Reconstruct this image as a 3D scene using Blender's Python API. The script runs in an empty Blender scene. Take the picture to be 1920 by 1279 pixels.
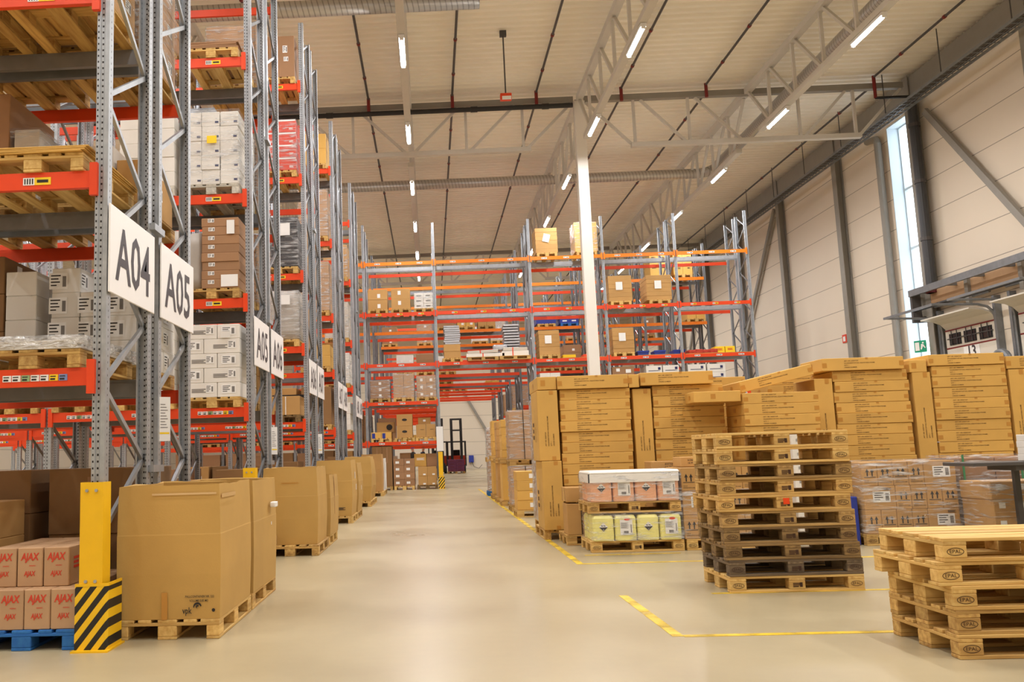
import bpy, math, random
from mathutils import Matrix, Vector
random.seed(7)
SC = bpy.context.scene
COL = SC.collection
rad = math.radians

# ------------------------------------------------------------------ camera, world, exposure
H = 1.33
F, CX, CY = 1681.3, 739.0, 634.7
cam_d = bpy.data.cameras.new('camera')
cam = bpy.data.objects.new('camera', cam_d); COL.objects.link(cam)
yw, pt, rl = rad(-2.16684), rad(7.43678), rad(-1.69201)
fwd = Vector((math.sin(yw)*math.cos(pt), math.cos(yw)*math.cos(pt), math.sin(pt)))
rgt = Vector((math.cos(yw), -math.sin(yw), 0)); upv = rgt.cross(fwd)
R_ = math.cos(rl)*rgt + math.sin(rl)*upv; U_ = -math.sin(rl)*rgt + math.cos(rl)*upv
cam.matrix_world = Matrix(((R_.x, U_.x, -fwd.x, 0), (R_.y, U_.y, -fwd.y, 0), (R_.z, U_.z, -fwd.z, H), (0, 0, 0, 1)))
cam_d.sensor_width = 36.0; cam_d.lens = F/1920*36.0
cam_d.shift_x = (960-CX)/1920; cam_d.shift_y = (CY-639.5)/1920
cam_d.clip_start = 0.05; cam_d.clip_end = 300
SC.camera = cam
SC.view_settings.view_transform = 'Standard'; SC.view_settings.look = 'None'
SC.view_settings.gamma = 1.0; SC.view_settings.use_curve_mapping = False
SC.view_settings.exposure = 0.40
world = bpy.data.worlds.new('world'); SC.world = world; world.use_nodes = True
bg = world.node_tree.nodes['Background']; bg.inputs[0].default_value = (0.80, 0.90, 1.0, 1); bg.inputs[1].default_value = 3.2
LAMP_W = 150.0
LAMP_COL = (1.0, 1.0, 1.02)
TUBE_E = 34.0

# ------------------------------------------------------------------ materials
def lin(c):
    return tuple((x/255/12.92 if x/255 <= .04045 else ((x/255+.055)/1.055)**2.4) for x in c)
def newmat(name):
    m = bpy.data.materials.new(name); m.use_nodes = True
    nt = m.node_tree; b = nt.nodes['Principled BSDF']
    return m, nt, b
def N(nt, t, **kw):
    n = nt.nodes.new(t)
    for k, v in kw.items():
        if k.startswith('i_'): n.inputs[int(k[2:])].default_value = v
        else: setattr(n, k, v)
    return n
def mat(name, c, rough=.6, metal=0.0, var=.0, rnd=.0, scale=(3, 3, 3), bump=0.0, bscale=40, spec=.5, emit=None, coat=0.0):
    """plain colour with an object-space noise (var) and a per-object shift (rnd)"""
    m, nt, b = newmat(name); L = nt.links
    c = lin(c) + (1,)
    b.inputs['Base Color'].default_value = c; b.inputs['Roughness'].default_value = rough; b.inputs['Metallic'].default_value = metal
    b.inputs['Specular IOR Level'].default_value = spec; b.inputs['Coat Weight'].default_value = coat
    if var or rnd:
        tc = N(nt, 'ShaderNodeTexCoord'); mp = N(nt, 'ShaderNodeMapping'); mp.inputs['Scale'].default_value = scale
        oi = N(nt, 'ShaderNodeObjectInfo'); L.new(tc.outputs['Object'], mp.inputs[0])
        add = N(nt, 'ShaderNodeVectorMath', operation='ADD'); L.new(mp.outputs[0], add.inputs[0])
        mul = N(nt, 'ShaderNodeMath', operation='MULTIPLY', i_1=37.0); L.new(oi.outputs['Random'], mul.inputs[0]); L.new(mul.outputs[0], add.inputs[1])
        no = N(nt, 'ShaderNodeTexNoise'); no.inputs['Scale'].default_value = 1.0; no.inputs['Detail'].default_value = 5; L.new(add.outputs[0], no.inputs['Vector'])
        a = N(nt, 'ShaderNodeMapRange'); a.inputs[1].default_value = .3; a.inputs[2].default_value = .7; a.inputs[3].default_value = 1-var; a.inputs[4].default_value = 1+var
        L.new(no.outputs['Fac'], a.inputs[0])
        r = N(nt, 'ShaderNodeMapRange'); r.inputs[3].default_value = 1-rnd; r.inputs[4].default_value = 1+rnd; L.new(oi.outputs['Random'], r.inputs[0])
        mm = N(nt, 'ShaderNodeMath', operation='MULTIPLY'); L.new(a.outputs[0], mm.inputs[0]); L.new(r.outputs[0], mm.inputs[1])
        vm = N(nt, 'ShaderNodeVectorMath', operation='SCALE'); vm.inputs[0].default_value = c[:3]; L.new(mm.outputs[0], vm.inputs['Scale'])
        L.new(vm.outputs[0], b.inputs['Base Color'])
        if bump:
            n2 = N(nt, 'ShaderNodeTexNoise'); n2.inputs['Scale'].default_value = bscale; L.new(add.outputs[0], n2.inputs['Vector'])
            bp = N(nt, 'ShaderNodeBump'); bp.inputs['Strength'].default_value = bump; bp.inputs['Distance'].default_value = .01
            L.new(n2.outputs['Fac'], bp.inputs['Height']); L.new(bp.outputs[0], b.inputs['Normal'])
    if emit:
        b.inputs['Emission Color'].default_value = lin(emit[0]) + (1,); b.inputs['Emission Strength'].default_value = emit[1]
    return m
def film(name, amount=.30, tint=(235, 235, 235), sc=(1.2, 1.2, 11)):
    """stretch film: mostly see-through, glossy wrinkles with highlights painted in as white streaks"""
    m, nt, b = newmat(name); L = nt.links; out = nt.nodes['Material Output']
    b.inputs['Base Color'].default_value = lin(tint)+(1,); b.inputs['Roughness'].default_value = .09; b.inputs['Specular IOR Level'].default_value = 1.0
    tr = N(nt, 'ShaderNodeBsdfTransparent'); mx = N(nt, 'ShaderNodeMixShader')
    tc = N(nt, 'ShaderNodeTexCoord'); mp = N(nt, 'ShaderNodeMapping'); mp.inputs['Scale'].default_value = sc; mp.inputs['Rotation'].default_value = (.18, .12, .1)
    L.new(tc.outputs['Object'], mp.inputs[0])
    no = N(nt, 'ShaderNodeTexNoise'); no.inputs['Scale'].default_value = 2.2; no.inputs['Detail'].default_value = 6; no.inputs['Distortion'].default_value = .8
    L.new(mp.outputs[0], no.inputs['Vector'])
    mr = N(nt, 'ShaderNodeMapRange'); mr.inputs[1].default_value = .5 if amount < .5 else .4; mr.inputs[2].default_value = .72; mr.inputs[3].default_value = amount*.28; mr.inputs[4].default_value = min(1, amount*3.0)  # painted highlights: noise turns the film white where crinkles would glint
    L.new(no.outputs['Fac'], mr.inputs[0]); L.new(mr.outputs[0], mx.inputs[0])
    n2 = N(nt, 'ShaderNodeTexNoise'); n2.inputs['Scale'].default_value = 4.5; n2.inputs['Detail'].default_value = 3; n2.inputs['Distortion'].default_value = 1.2
    L.new(mp.outputs[0], n2.inputs['Vector']); bp = N(nt, 'ShaderNodeBump'); bp.inputs['Strength'].default_value = 1.0; bp.inputs['Distance'].default_value = .05
    L.new(n2.outputs['Fac'], bp.inputs['Height']); L.new(bp.outputs[0], b.inputs['Normal'])
    L.new(tr.outputs[0], mx.inputs[1]); L.new(b.outputs[0], mx.inputs[2]); L.new(mx.outputs[0], out.inputs[0])
    return m
def wood(name, c1, c2, rnd=.18, rough=.75):
    m, nt, b = newmat(name); L = nt.links
    tc = N(nt, 'ShaderNodeTexCoord'); mp = N(nt, 'ShaderNodeMapping'); mp.inputs['Scale'].default_value = (2.0, 26, 26)
    oi = N(nt, 'ShaderNodeObjectInfo'); mul = N(nt, 'ShaderNodeMath', operation='MULTIPLY', i_1=53.0)
    add = N(nt, 'ShaderNodeVectorMath', operation='ADD')
    L.new(tc.outputs['Object'], mp.inputs[0]); L.new(oi.outputs['Random'], mul.inputs[0]); L.new(mp.outputs[0], add.inputs[0]); L.new(mul.outputs[0], add.inputs[1])
    no = N(nt, 'ShaderNodeTexNoise'); no.inputs['Scale'].default_value = 1; no.inputs['Detail'].default_value = 6; L.new(add.outputs[0], no.inputs['Vector'])
    cr = N(nt, 'ShaderNodeMixRGB'); cr.inputs[1].default_value = lin(c1)+(1,); cr.inputs[2].default_value = lin(c2)+(1,)
    mr = N(nt, 'ShaderNodeMapRange'); mr.inputs[1].default_value = .35; mr.inputs[2].default_value = .68; L.new(no.outputs['Fac'], mr.inputs[0]); L.new(mr.outputs[0], cr.inputs[0])
    r = N(nt, 'ShaderNodeMapRange'); r.inputs[3].default_value = 1-rnd; r.inputs[4].default_value = 1+rnd; L.new(oi.outputs['Random'], r.inputs[0])
    vm = N(nt, 'ShaderNodeVectorMath', operation='SCALE'); L.new(cr.outputs[0], vm.inputs[0]); L.new(r.outputs[0], vm.inputs['Scale'])
    L.new(vm.outputs[0], b.inputs['Base Color']); b.inputs['Roughness'].default_value = rough
    bp = N(nt, 'ShaderNodeBump'); bp.inputs['Strength'].default_value = .35; bp.inputs['Distance'].default_value = .004
    L.new(no.outputs['Fac'], bp.inputs['Height']); L.new(bp.outputs[0], b.inputs['Normal'])
    return m
def stripes(name, c1, c2, period, axis=(1, 0, 1), duty=.5, rough=.5):
    m, nt, b = newmat(name); L = nt.links
    tc = N(nt, 'ShaderNodeTexCoord'); dp = N(nt, 'ShaderNodeVectorMath', operation='DOT_PRODUCT'); dp.inputs[1].default_value = axis
    L.new(tc.outputs['Object'], dp.inputs[0])
    dv = N(nt, 'ShaderNodeMath', operation='DIVIDE', i_1=period); fr = N(nt, 'ShaderNodeMath', operation='FRACT'); gt = N(nt, 'ShaderNodeMath', operation='GREATER_THAN', i_1=duty)
    L.new(dp.outputs['Value'], dv.inputs[0]); L.new(dv.outputs[0], fr.inputs[0]); L.new(fr.outputs[0], gt.inputs[0])
    mx = N(nt, 'ShaderNodeMixRGB'); mx.inputs[1].default_value = lin(c1)+(1,); mx.inputs[2].default_value = lin(c2)+(1,); L.new(gt.outputs[0], mx.inputs[0])
    L.new(mx.outputs[0], b.inputs['Base Color']); b.inputs['Roughness'].default_value = rough
    return m

M = {}
M['kraftbox'] = mat('container_cardboard', (190, 150, 80), .75, var=.06, rnd=.05, scale=(2, 2, 2), bump=.05)
M['kraft'] = mat('kraft_cardboard', (210, 164, 82), .75, var=.06, rnd=.05, scale=(2, 2, 2), bump=.05)
M['kraft2'] = mat('tan_cardboard', (188, 144, 84), .75, var=.06, rnd=.07, scale=(2, 2, 2), bump=.05)
M['brown'] = mat('brown_cardboard', (158, 118, 82), .78, var=.06, rnd=.08, scale=(2, 2, 2))
M['darkbrown'] = mat('dark_brown_cardboard', (136, 100, 60), .8, var=.06, rnd=.08, scale=(2, 2, 2))
M['pinkish'] = mat('pale_brown_cardboard', (186, 148, 110), .78, var=.05, rnd=.05)
M['white'] = mat('white_cardboard', (226, 221, 212), .7, var=.03, rnd=.03)
M['offwhite'] = mat('greyish_white_cardboard', (200, 190, 176), .7, var=.04, rnd=.05)
M['redbox'] = mat('red_cardboard', (214, 70, 44), .6, var=.04, rnd=.05)
M['blackbox'] = mat('black_plastic', (46, 44, 46), .4, var=.1, rnd=.1)
M['greybag'] = mat('grey_bag', (176, 168, 158), .45, var=.08, rnd=.08)
M['bluebox'] = mat('blue_plastic', (38, 56, 150), .45, rnd=.1)
M['yellowbox'] = mat('yellow_cardboard', (246, 206, 30), .6, rnd=.04)
M['purple'] = mat('purple_plastic', (104, 44, 78), .5, rnd=.08)
M['tape'] = mat('brown_tape', (190, 134, 56), .3)
M['cleartape'] = mat('clear_tape', (214, 178, 124), .15, spec=.8)
M['ink'] = mat('black_ink', (40, 34, 30), .7)
M['stampink'] = mat('burnt_stamp', (62, 36, 18), .8)
M['brownink'] = mat('brown_ink', (84, 56, 26), .8)
M['redink'] = mat('red_ink', (206, 62, 36), .7)
M['navyink'] = mat('navy_ink', (40, 46, 92), .7)
M['paper'] = mat('white_paper', (236, 234, 230), .6)
M['tapeblk'] = mat('print_grey', (120, 116, 112), .7)
M['w_new'] = wood('new_pallet_wood', (220, 184, 112), (192, 148, 78), .12)
M['w_mid'] = wood('used_pallet_wood', (206, 168, 98), (164, 122, 62), .18)
M['w_tan'] = wood('greyed_tan_pallet_wood', (184, 148, 88), (136, 104, 58), .16)
M['w_dark'] = wood('dark_weathered_pallet_wood', (122, 102, 76), (84, 68, 50), .16, .85)
M['w_old'] = wood('weathered_pallet_wood', (146, 116, 70), (98, 74, 42), .2, .85)
M['w_blue'] = wood('blue_painted_wood', (30, 98, 172), (44, 112, 178), .12)
M['w_white'] = wood('pale_painted_wood', (206, 200, 186), (170, 164, 150), .1)
M['galv'] = mat('galvanised_steel', (168, 172, 176), .42, .55, var=.10, scale=(9, 9, 5), rnd=.05)
M['galvd'] = mat('dull_galvanised_steel', (128, 130, 132), .45, .5, var=.10, scale=(6, 6, 6), rnd=.05)
M['orange'] = mat('orange_paint', (228, 68, 18), .4, var=.04, rnd=.04)
M['orange_lit'] = mat('lit_orange_paint', (244, 128, 22), .4, var=.04, rnd=.04)  # orange of the upper beams, their bright lighting put into the colour
M['yellow'] = mat('yellow_paint', (238, 186, 16), .42, var=.04, scale=(6, 6, 6))
M['floory'] = mat('worn_yellow_line_paint', (232, 196, 52), .4, var=.18, scale=(5, 3, 5))
M['hazard'] = stripes('black_yellow_stripes', (240, 192, 20), (30, 28, 26), .08, (.78, 0, -.62))
M['paintgrey'] = mat('light_grey_paint', (204, 198, 188), .55, var=.03)
M['colwhite'] = mat('white_column_paint', (232, 226, 216), .5)
M['steelgrey'] = mat('grey_painted_steel', (142, 136, 126), .55, var=.04)
M['darksteel'] = mat('dark_grey_steel', (74, 70, 68), .5, var=.05)
M['blackpipe'] = mat('black_pipe', (34, 32, 32), .5)
M['riserp'] = mat('dark_riser_paint', (58, 58, 60), .45)
M['redfit'] = mat('red_fitting', (120, 26, 22), .5)
M['wallp'] = mat('wall_panel', (222, 208, 188), .7, var=.025, scale=(.3, .3, .3))
M['seam'] = mat('panel_seam', (150, 138, 122), .8)
M['roof'] = mat('ceiling_deck', (244, 236, 220), .6, var=.03, scale=(.4, .4, .4))
M['lampw'] = mat('lamp_housing', (230, 228, 224), .5)
M['tube'] = mat('lamp_tube', (255, 255, 255), .5, emit=((250, 250, 255), TUBE_E))
M['board'] = mat('sign_board', (244, 242, 240), .4)
M['letter'] = mat('sign_letter', (58, 50, 54), .5)
M['duct'] = stripes('spiral_duct', (190, 186, 180), (150, 146, 140), .14, (1, 0, .25), .8, .35)
M['duct'].node_tree.nodes['Principled BSDF'].inputs['Metallic'].default_value = .6
M['ducty'] = M['duct'].copy(); 
for n_ in M['ducty'].node_tree.nodes:
    if n_.type == 'VECT_MATH': n_.inputs[1].default_value = (0, 1, .25)
M['film'] = film('stretch_film', .27)
M['filmw'] = film('milky_stretch_film', .62, (240, 238, 234), (3, 3, 7))
M['canlemon'] = mat('lemon_plastic', (240, 232, 140), .4, var=.03)
M['canpeach'] = mat('peach_plastic', (236, 176, 136), .4, var=.03)
M['canwhite'] = mat('white_plastic', (240, 236, 228), .4)
M['greentape'] = mat('green_tape', (70, 132, 92), .3)
M['paleblue'] = mat('pale_blue_label', (120, 140, 190), .6)
M['palegreen'] = mat('pale_green_label', (150, 180, 130), .6)
M['green'] = mat('green_sign', (0, 150, 110), .5)
M['limegreen'] = mat('green_print', (96, 160, 60), .6)
M['darkglass'] = mat('dark_window_pane', (52, 44, 46), .15)
M['doorw'] = mat('door_panel', (214, 206, 192), .5)
M['rubber'] = mat('black_rubber', (28, 27, 27), .8)
M['skin'] = mat('skin', (214, 160, 130), .6)
M['navy'] = mat('dark_navy_cloth', (34, 38, 54), .9)
M['hair'] = mat('brown_hair', (92, 64, 44), .8)
M['truckred'] = mat('truck_orange_red', (206, 62, 28), .4)
M['redbag'] = mat('red_net_bag', (178, 54, 34), .7, var=.25, scale=(14, 14, 14))
M['foil'] = mat('silver_profile', (186, 186, 190), .3, .6, rnd=.1)
M['maroon'] = mat('maroon_plastic', (96, 24, 32), .5)
def worn(m):
    nt = m.node_tree; L = nt.links; b = nt.nodes['Principled BSDF']; tr = N(nt, 'ShaderNodeBsdfTransparent'); mx = N(nt, 'ShaderNodeMixShader')
    tc = N(nt, 'ShaderNodeTexCoord'); no = N(nt, 'ShaderNodeTexNoise'); no.inputs['Scale'].default_value = 3.5; no.inputs['Detail'].default_value = 9; L.new(tc.outputs['Object'], no.inputs['Vector'])
    mr = N(nt, 'ShaderNodeMapRange'); mr.inputs[1].default_value = .36; mr.inputs[2].default_value = .56; mr.inputs[3].default_value = .25; mr.inputs[4].default_value = .95
    L.new(no.outputs['Fac'], mr.inputs[0]); L.new(mr.outputs[0], mx.inputs[0]); L.new(tr.outputs[0], mx.inputs[1]); L.new(b.outputs[0], mx.inputs[2]); L.new(mx.outputs[0], nt.nodes['Material Output'].inputs[0])
worn(M['floory'])
# perforated upright: two columns of dark slots down the front, drawn from the upright's own coordinates
def perforated():
    m, nt, b = newmat('perforated_galvanised_upright'); L = nt.links
    tc = N(nt, 'ShaderNodeTexCoord'); sx = N(nt, 'ShaderNodeSeparateXYZ'); L.new(tc.outputs['Object'], sx.inputs[0])
    def near(src, c, w):
        s = N(nt, 'ShaderNodeMath', operation='SUBTRACT', i_1=c); a = N(nt, 'ShaderNodeMath', operation='ABSOLUTE'); l = N(nt, 'ShaderNodeMath', operation='LESS_THAN', i_1=w)
        L.new(src, s.inputs[0]); L.new(s.outputs[0], a.inputs[0]); L.new(a.outputs[0], l.inputs[0]); return l.outputs[0]
    mo = N(nt, 'ShaderNodeMath', operation='PINGPONG', i_1=.025); L.new(sx.outputs[2], mo.inputs[0])
    lz = N(nt, 'ShaderNodeMath', operation='LESS_THAN', i_1=.008); L.new(mo.outputs[0], lz.inputs[0])
    cols = [near(sx.outputs[0], -.038, .0055), near(sx.outputs[0], -.004, .0065), near(sx.outputs[1], 0.0, .005)]
    mxx = cols[0]
    for c in cols[1:]:
        k = N(nt, 'ShaderNodeMath', operation='MAXIMUM'); L.new(mxx, k.inputs[0]); L.new(c, k.inputs[1]); mxx = k.outputs[0]
    an = N(nt, 'ShaderNodeMath', operation='MULTIPLY'); L.new(mxx, an.inputs[0]); L.new(lz.outputs[0], an.inputs[1])
    no = N(nt, 'ShaderNodeTexNoise'); no.inputs['Scale'].default_value = 14; L.new(tc.outputs['Object'], no.inputs['Vector'])
    cr = N(nt, 'ShaderNodeMixRGB'); cr.inputs[1].default_value = lin((148, 152, 156))+(1,); cr.inputs[2].default_value = lin((186, 190, 194))+(1,); L.new(no.outputs['Fac'], cr.inputs[0])
    mx = N(nt, 'ShaderNodeMixRGB'); mx.inputs[2].default_value = lin((40, 36, 34))+(1,); L.new(an.outputs[0], mx.inputs[0]); L.new(cr.outputs[0], mx.inputs[1])
    L.new(mx.outputs[0], b.inputs['Base Color']); b.inputs['Metallic'].default_value = .5; b.inputs['Roughness'].default_value = .42
    return m
M['perf'] = perforated()
def floor_mat():
    m, nt, b = newmat('polished_concrete'); L = nt.links
    tc = N(nt, 'ShaderNodeTexCoord')
    n1 = N(nt, 'ShaderNodeTexNoise'); n1.inputs['Scale'].default_value = .55; n1.inputs['Detail'].default_value = 7
    n2 = N(nt, 'ShaderNodeTexNoise'); n2.inputs['Scale'].default_value = 9; n2.inputs['Detail'].default_value = 6
    L.new(tc.outputs['Object'], n1.inputs['Vector']); L.new(tc.outputs['Object'], n2.inputs['Vector'])
    mx = N(nt, 'ShaderNodeMixRGB'); mx.inputs[1].default_value = lin((162, 148, 117))+(1,); mx.inputs[2].default_value = lin((184, 169, 135))+(1,)
    ad = N(nt, 'ShaderNodeMath', operation='MULTIPLY_ADD', i_1=.35); L.new(n2.outputs['Fac'], ad.inputs[0]); 
    m1 = N(nt, 'ShaderNodeMapRange'); m1.inputs[1].default_value = .3; m1.inputs[2].default_value = .7; m1.inputs[3].default_value = -.1; m1.inputs[4].default_value = .8; L.new(n1.outputs['Fac'], m1.inputs[0]); L.new(m1.outputs[0], ad.inputs[2])
    L.new(ad.outputs[0], mx.inputs[0]); L.new(mx.outputs[0], b.inputs['Base Color'])
    r = N(nt, 'ShaderNodeMapRange'); r.inputs[3].default_value = .22; r.inputs[4].default_value = .40; L.new(n1.outputs['Fac'], r.inputs[0]); L.new(r.outputs[0], b.inputs['Roughness'])
    b.inputs['Specular IOR Level'].default_value = .5
    return m
M['floor'] = floor_mat()

# ------------------------------------------------------------------ mesh helpers
class MB:
    def __init__(s): s.v = []; s.f = []; s.m = []
    def add(s, vs, fs, m=0, X=None):
        o = len(s.v)
        s.v += [tuple(X @ Vector(p)) if X else tuple(p) for p in vs]
        s.f += [tuple(i+o for i in f) for f in fs]; s.m += [m]*len(fs); return s
    def box(s, x0, x1, y0, y1, z0, z1, m=0, X=None):
        return s.add([(x0, y0, z0), (x1, y0, z0), (x1, y1, z0), (x0, y1, z0), (x0, y0, z1), (x1, y0, z1), (x1, y1, z1), (x0, y1, z1)],
                     [(0, 3, 2, 1), (4, 5, 6, 7), (0, 1, 5, 4), (1, 2, 6, 5), (2, 3, 7, 6), (3, 0, 4, 7)], m, X)
    def bbox(s, x0, x1, y0, y1, z0, z1, b=.006, m=0, X=None):
        """box with chamfered edges: one island"""
        import itertools
        vs = []; idx = {}
        xs = (x0, x1); ys = (y0, y1); zs = (z0, z1); sg = (1, -1)
        for i, j, k in itertools.product((0, 1), repeat=3):
            for a in range(3):
                p = [xs[i], ys[j], zs[k]]
                for q in range(3):
                    if q != a: p[q] += sg[(i, j, k)[q]]*b
                idx[i, j, k, a] = len(vs); vs.append(p)
        fs = []
        for a in range(3):
            o = [q for q in range(3) if q != a]
            for s_ in (0, 1):
                c = []
                for u, w in ((0, 0), (1, 0), (1, 1), (0, 1)):
                    t = [0]*3; t[a] = s_; t[o[0]] = u; t[o[1]] = w; c.append(idx[(*t, a)])
                flip = (s_ == 0) ^ (a == 1)
                fs.append(tuple(reversed(c)) if flip else tuple(c))
            for u, w in itertools.product((0, 1), repeat=2):
                e = []
                for s_ in (0, 1):
                    t = [0]*3; t[a] = s_; t[o[0]] = u; t[o[1]] = w; e.append((idx[(*t, o[0])], idx[(*t, o[1])]))
                q = (e[0][0], e[0][1], e[1][1], e[1][0])
                fs.append(q)
        for i, j, k in itertools.product((0, 1), repeat=3): fs.append((idx[i, j, k, 0], idx[i, j, k, 1], idx[i, j, k, 2]))
        return s.add(vs, fs, m, X)
    def bar(s, p, q, w, h, m=0, up=(0, 0, 1)):
        p = Vector(p); q = Vector(q); d = q-p; L = d.length; d.normalize(); u = Vector(up)
        if abs(d.dot(u)) > .99: u = Vector((0, 1, 0))
        x = d.cross(u).normalized(); z = x.cross(d)
        X = Matrix(((x.x, d.x, z.x, p.x), (x.y, d.y, z.y, p.y), (x.z, d.z, z.z, p.z), (0, 0, 0, 1)))
        return s.box(-w/2, w/2, 0, L, -h/2, h/2, m, X)
    def tube(s, pts, r, n=10, m=0, cap=True):
        pts = [Vector(p) for p in pts]; rings = []; o = len(s.v); px = None
        for i, p in enumerate(pts):
            d = (pts[min(i+1, len(pts)-1)]-pts[max(i-1, 0)]).normalized()
            if px is None: px = d.cross(Vector((0, 0, 1)) if abs(d.z) < .9 else Vector((1, 0, 0))).normalized()
            px = (px-d*px.dot(d)).normalized(); py = d.cross(px); rr = r[i] if isinstance(r, (list, tuple)) else r
            for k in range(n):
                a = 2*math.pi*k/n; s.v.append(tuple(p+px*math.cos(a)*rr+py*math.sin(a)*rr))
        for i in range(len(pts)-1):
            for k in range(n):
                s.f.append((o+i*n+k, o+i*n+(k+1) % n, o+(i+1)*n+(k+1) % n, o+(i+1)*n+k)); s.m.append(m)
        if cap:
            s.f.append(tuple(o+k for k in reversed(range(n)))); s.m.append(m)
            s.f.append(tuple(o+(len(pts)-1)*n+k for k in range(n))); s.m.append(m)
        return s
    def prism(s, poly, a, b, axis='z', m=0, X=None):
        n = len(poly)
        def P(u, w, t): return {'z': (u, w, t), 'y': (u, t, w), 'x': (t, u, w)}[axis]
        vs = [P(u, w, a) for u, w in poly]+[P(u, w, b) for u, w in poly]
        fs = [tuple(reversed(range(n))), tuple(range(n, 2*n))]+[(i, (i+1) % n, n+(i+1) % n, n+i) for i in range(n)]
        return s.add(vs, fs, m, X)
    def mesh(s, name, mats, smooth=False):
        me = bpy.data.meshes.new(name); me.from_pydata(s.v, [], s.f); me.validate()
        for k in (mats if isinstance(mats, (list, tuple)) else [mats]): me.materials.append(M[k])
        for p, mi in zip(me.polygons, s.m): p.material_index = mi; p.use_smooth = smooth
        import bmesh
        bm = bmesh.new(); bm.from_mesh(me); bmesh.ops.recalc_face_normals(bm, faces=bm.faces); bm.to_mesh(me); bm.free()
        return me
def ob(name, me, parent=None, loc=(0, 0, 0), rot=(0, 0, 0)):
    o = bpy.data.objects.new(name, me); COL.objects.link(o); o.location = loc; o.rotation_euler = rot
    if parent: o.parent = parent
    return o
USED = {}
def tag(o, label, cat, group=None):
    o['label'] = label; o['category'] = cat; o['kind'] = 'thing'
    if group: o['group'] = group
    USED.setdefault(label, []).append((o.name, group)); return o
def thing(name, label, cat, loc=(0, 0, 0), rz=0, group=None):
    o = bpy.data.objects.new(name, None); COL.objects.link(o); o.location = loc; o.rotation_euler = (0, 0, rz); o.empty_display_size = .2
    return tag(o, label, cat, group)
def struct(name, me, parent=None, loc=(0, 0, 0), label=None):
    o = ob(name, me, parent, loc)
    if not parent: o['kind'] = 'structure'
    if label: o['label'] = label
    return o
CACHE = {}
def cached(key, fn):
    if key not in CACHE: CACHE[key] = fn()
    return CACHE[key]
_txt = {}
def text_geo(s, size=1.0, width=None, align='CENTER', line=1.0, wt=0.0, sh=0.0):
    """letters in the local XZ plane facing -Y, centred on the origin"""
    k = (s, align, line, wt, sh)
    if k not in _txt:
        cu = bpy.data.curves.new('letters', 'FONT'); cu.body = s; cu.align_x = align; cu.align_y = 'CENTER'; cu.resolution_u = 2; cu.space_line = line; cu.offset = wt; cu.shear = sh
        o = bpy.data.objects.new('letters', cu); COL.objects.link(o)
        dg = bpy.context.evaluated_depsgraph_get(); me = bpy.data.meshes.new_from_object(o.evaluated_get(dg))
        _txt[k] = ([(v.co.x, v.co.y) for v in me.vertices], [tuple(p.vertices) for p in me.polygons])
        bpy.data.objects.remove(o); bpy.data.curves.remove(cu); bpy.data.meshes.remove(me)
    vs, fs = _txt[k]; sx = size
    if width:
        w = max(v[0] for v in vs)-min(v[0] for v in vs); sx = width/w
    return [(v[0]*sx, 0, v[1]*size) for v in vs], fs

def ordw(i): return ['first', 'second', 'third', 'fourth', 'fifth', 'sixth', 'seventh', 'eighth', 'ninth', 'tenth', 'eleventh', 'twelfth', 'thirteenth', 'fourteenth', 'fifteenth'][i]
T_ = Matrix.Translation
def Rz(a): return Matrix.Rotation(a, 4, 'Z')
def face_X(face, w, d, h, e=.0025):
    if face == 'F': return T_((0, -d/2-e, 0))
    if face == 'L': return T_((-w/2-e, 0, 0)) @ Rz(-math.pi/2)
    if face == 'R': return T_((w/2+e, 0, 0)) @ Rz(math.pi/2)
    return T_((0, 0, h+e)) @ Matrix.Rotation(-math.pi/2, 4, 'X')
def arrow_geo(mb, x, z, s, X):
    for dx in (-.5, .5):
        c = x+dx*s*.62
        mb.add([(c-.08*s, 0, z), (c+.08*s, 0, z), (c+.08*s, 0, z+.55*s), (c+.24*s, 0, z+.5*s), (c, 0, z+s), (c-.24*s, 0, z+.5*s), (c-.08*s, 0, z+.55*s)], [(0, 1, 2, 3, 4, 5, 6)], 0, X)
    mb.add([(x-.75*s, 0, z-.17*s), (x+.75*s, 0, z-.17*s), (x+.75*s, 0, z-.09*s), (x-.75*s, 0, z-.09*s)], [(0, 1, 2, 3)], 0, X)
def quad(mb, x0, x1, z0, z1, X, m=0, e=0):
    mb.add([(x0, e, z0), (x1, e, z0), (x1, e, z1), (x0, e, z1)], [(0, 1, 2, 3)], m, X)
DT = 'ART. NR. DESKTOP\nSOLIDDESKTOP RAL ADJUSTABLE FRAME\nQTY: 1\nORDER NUMBER'
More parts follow.
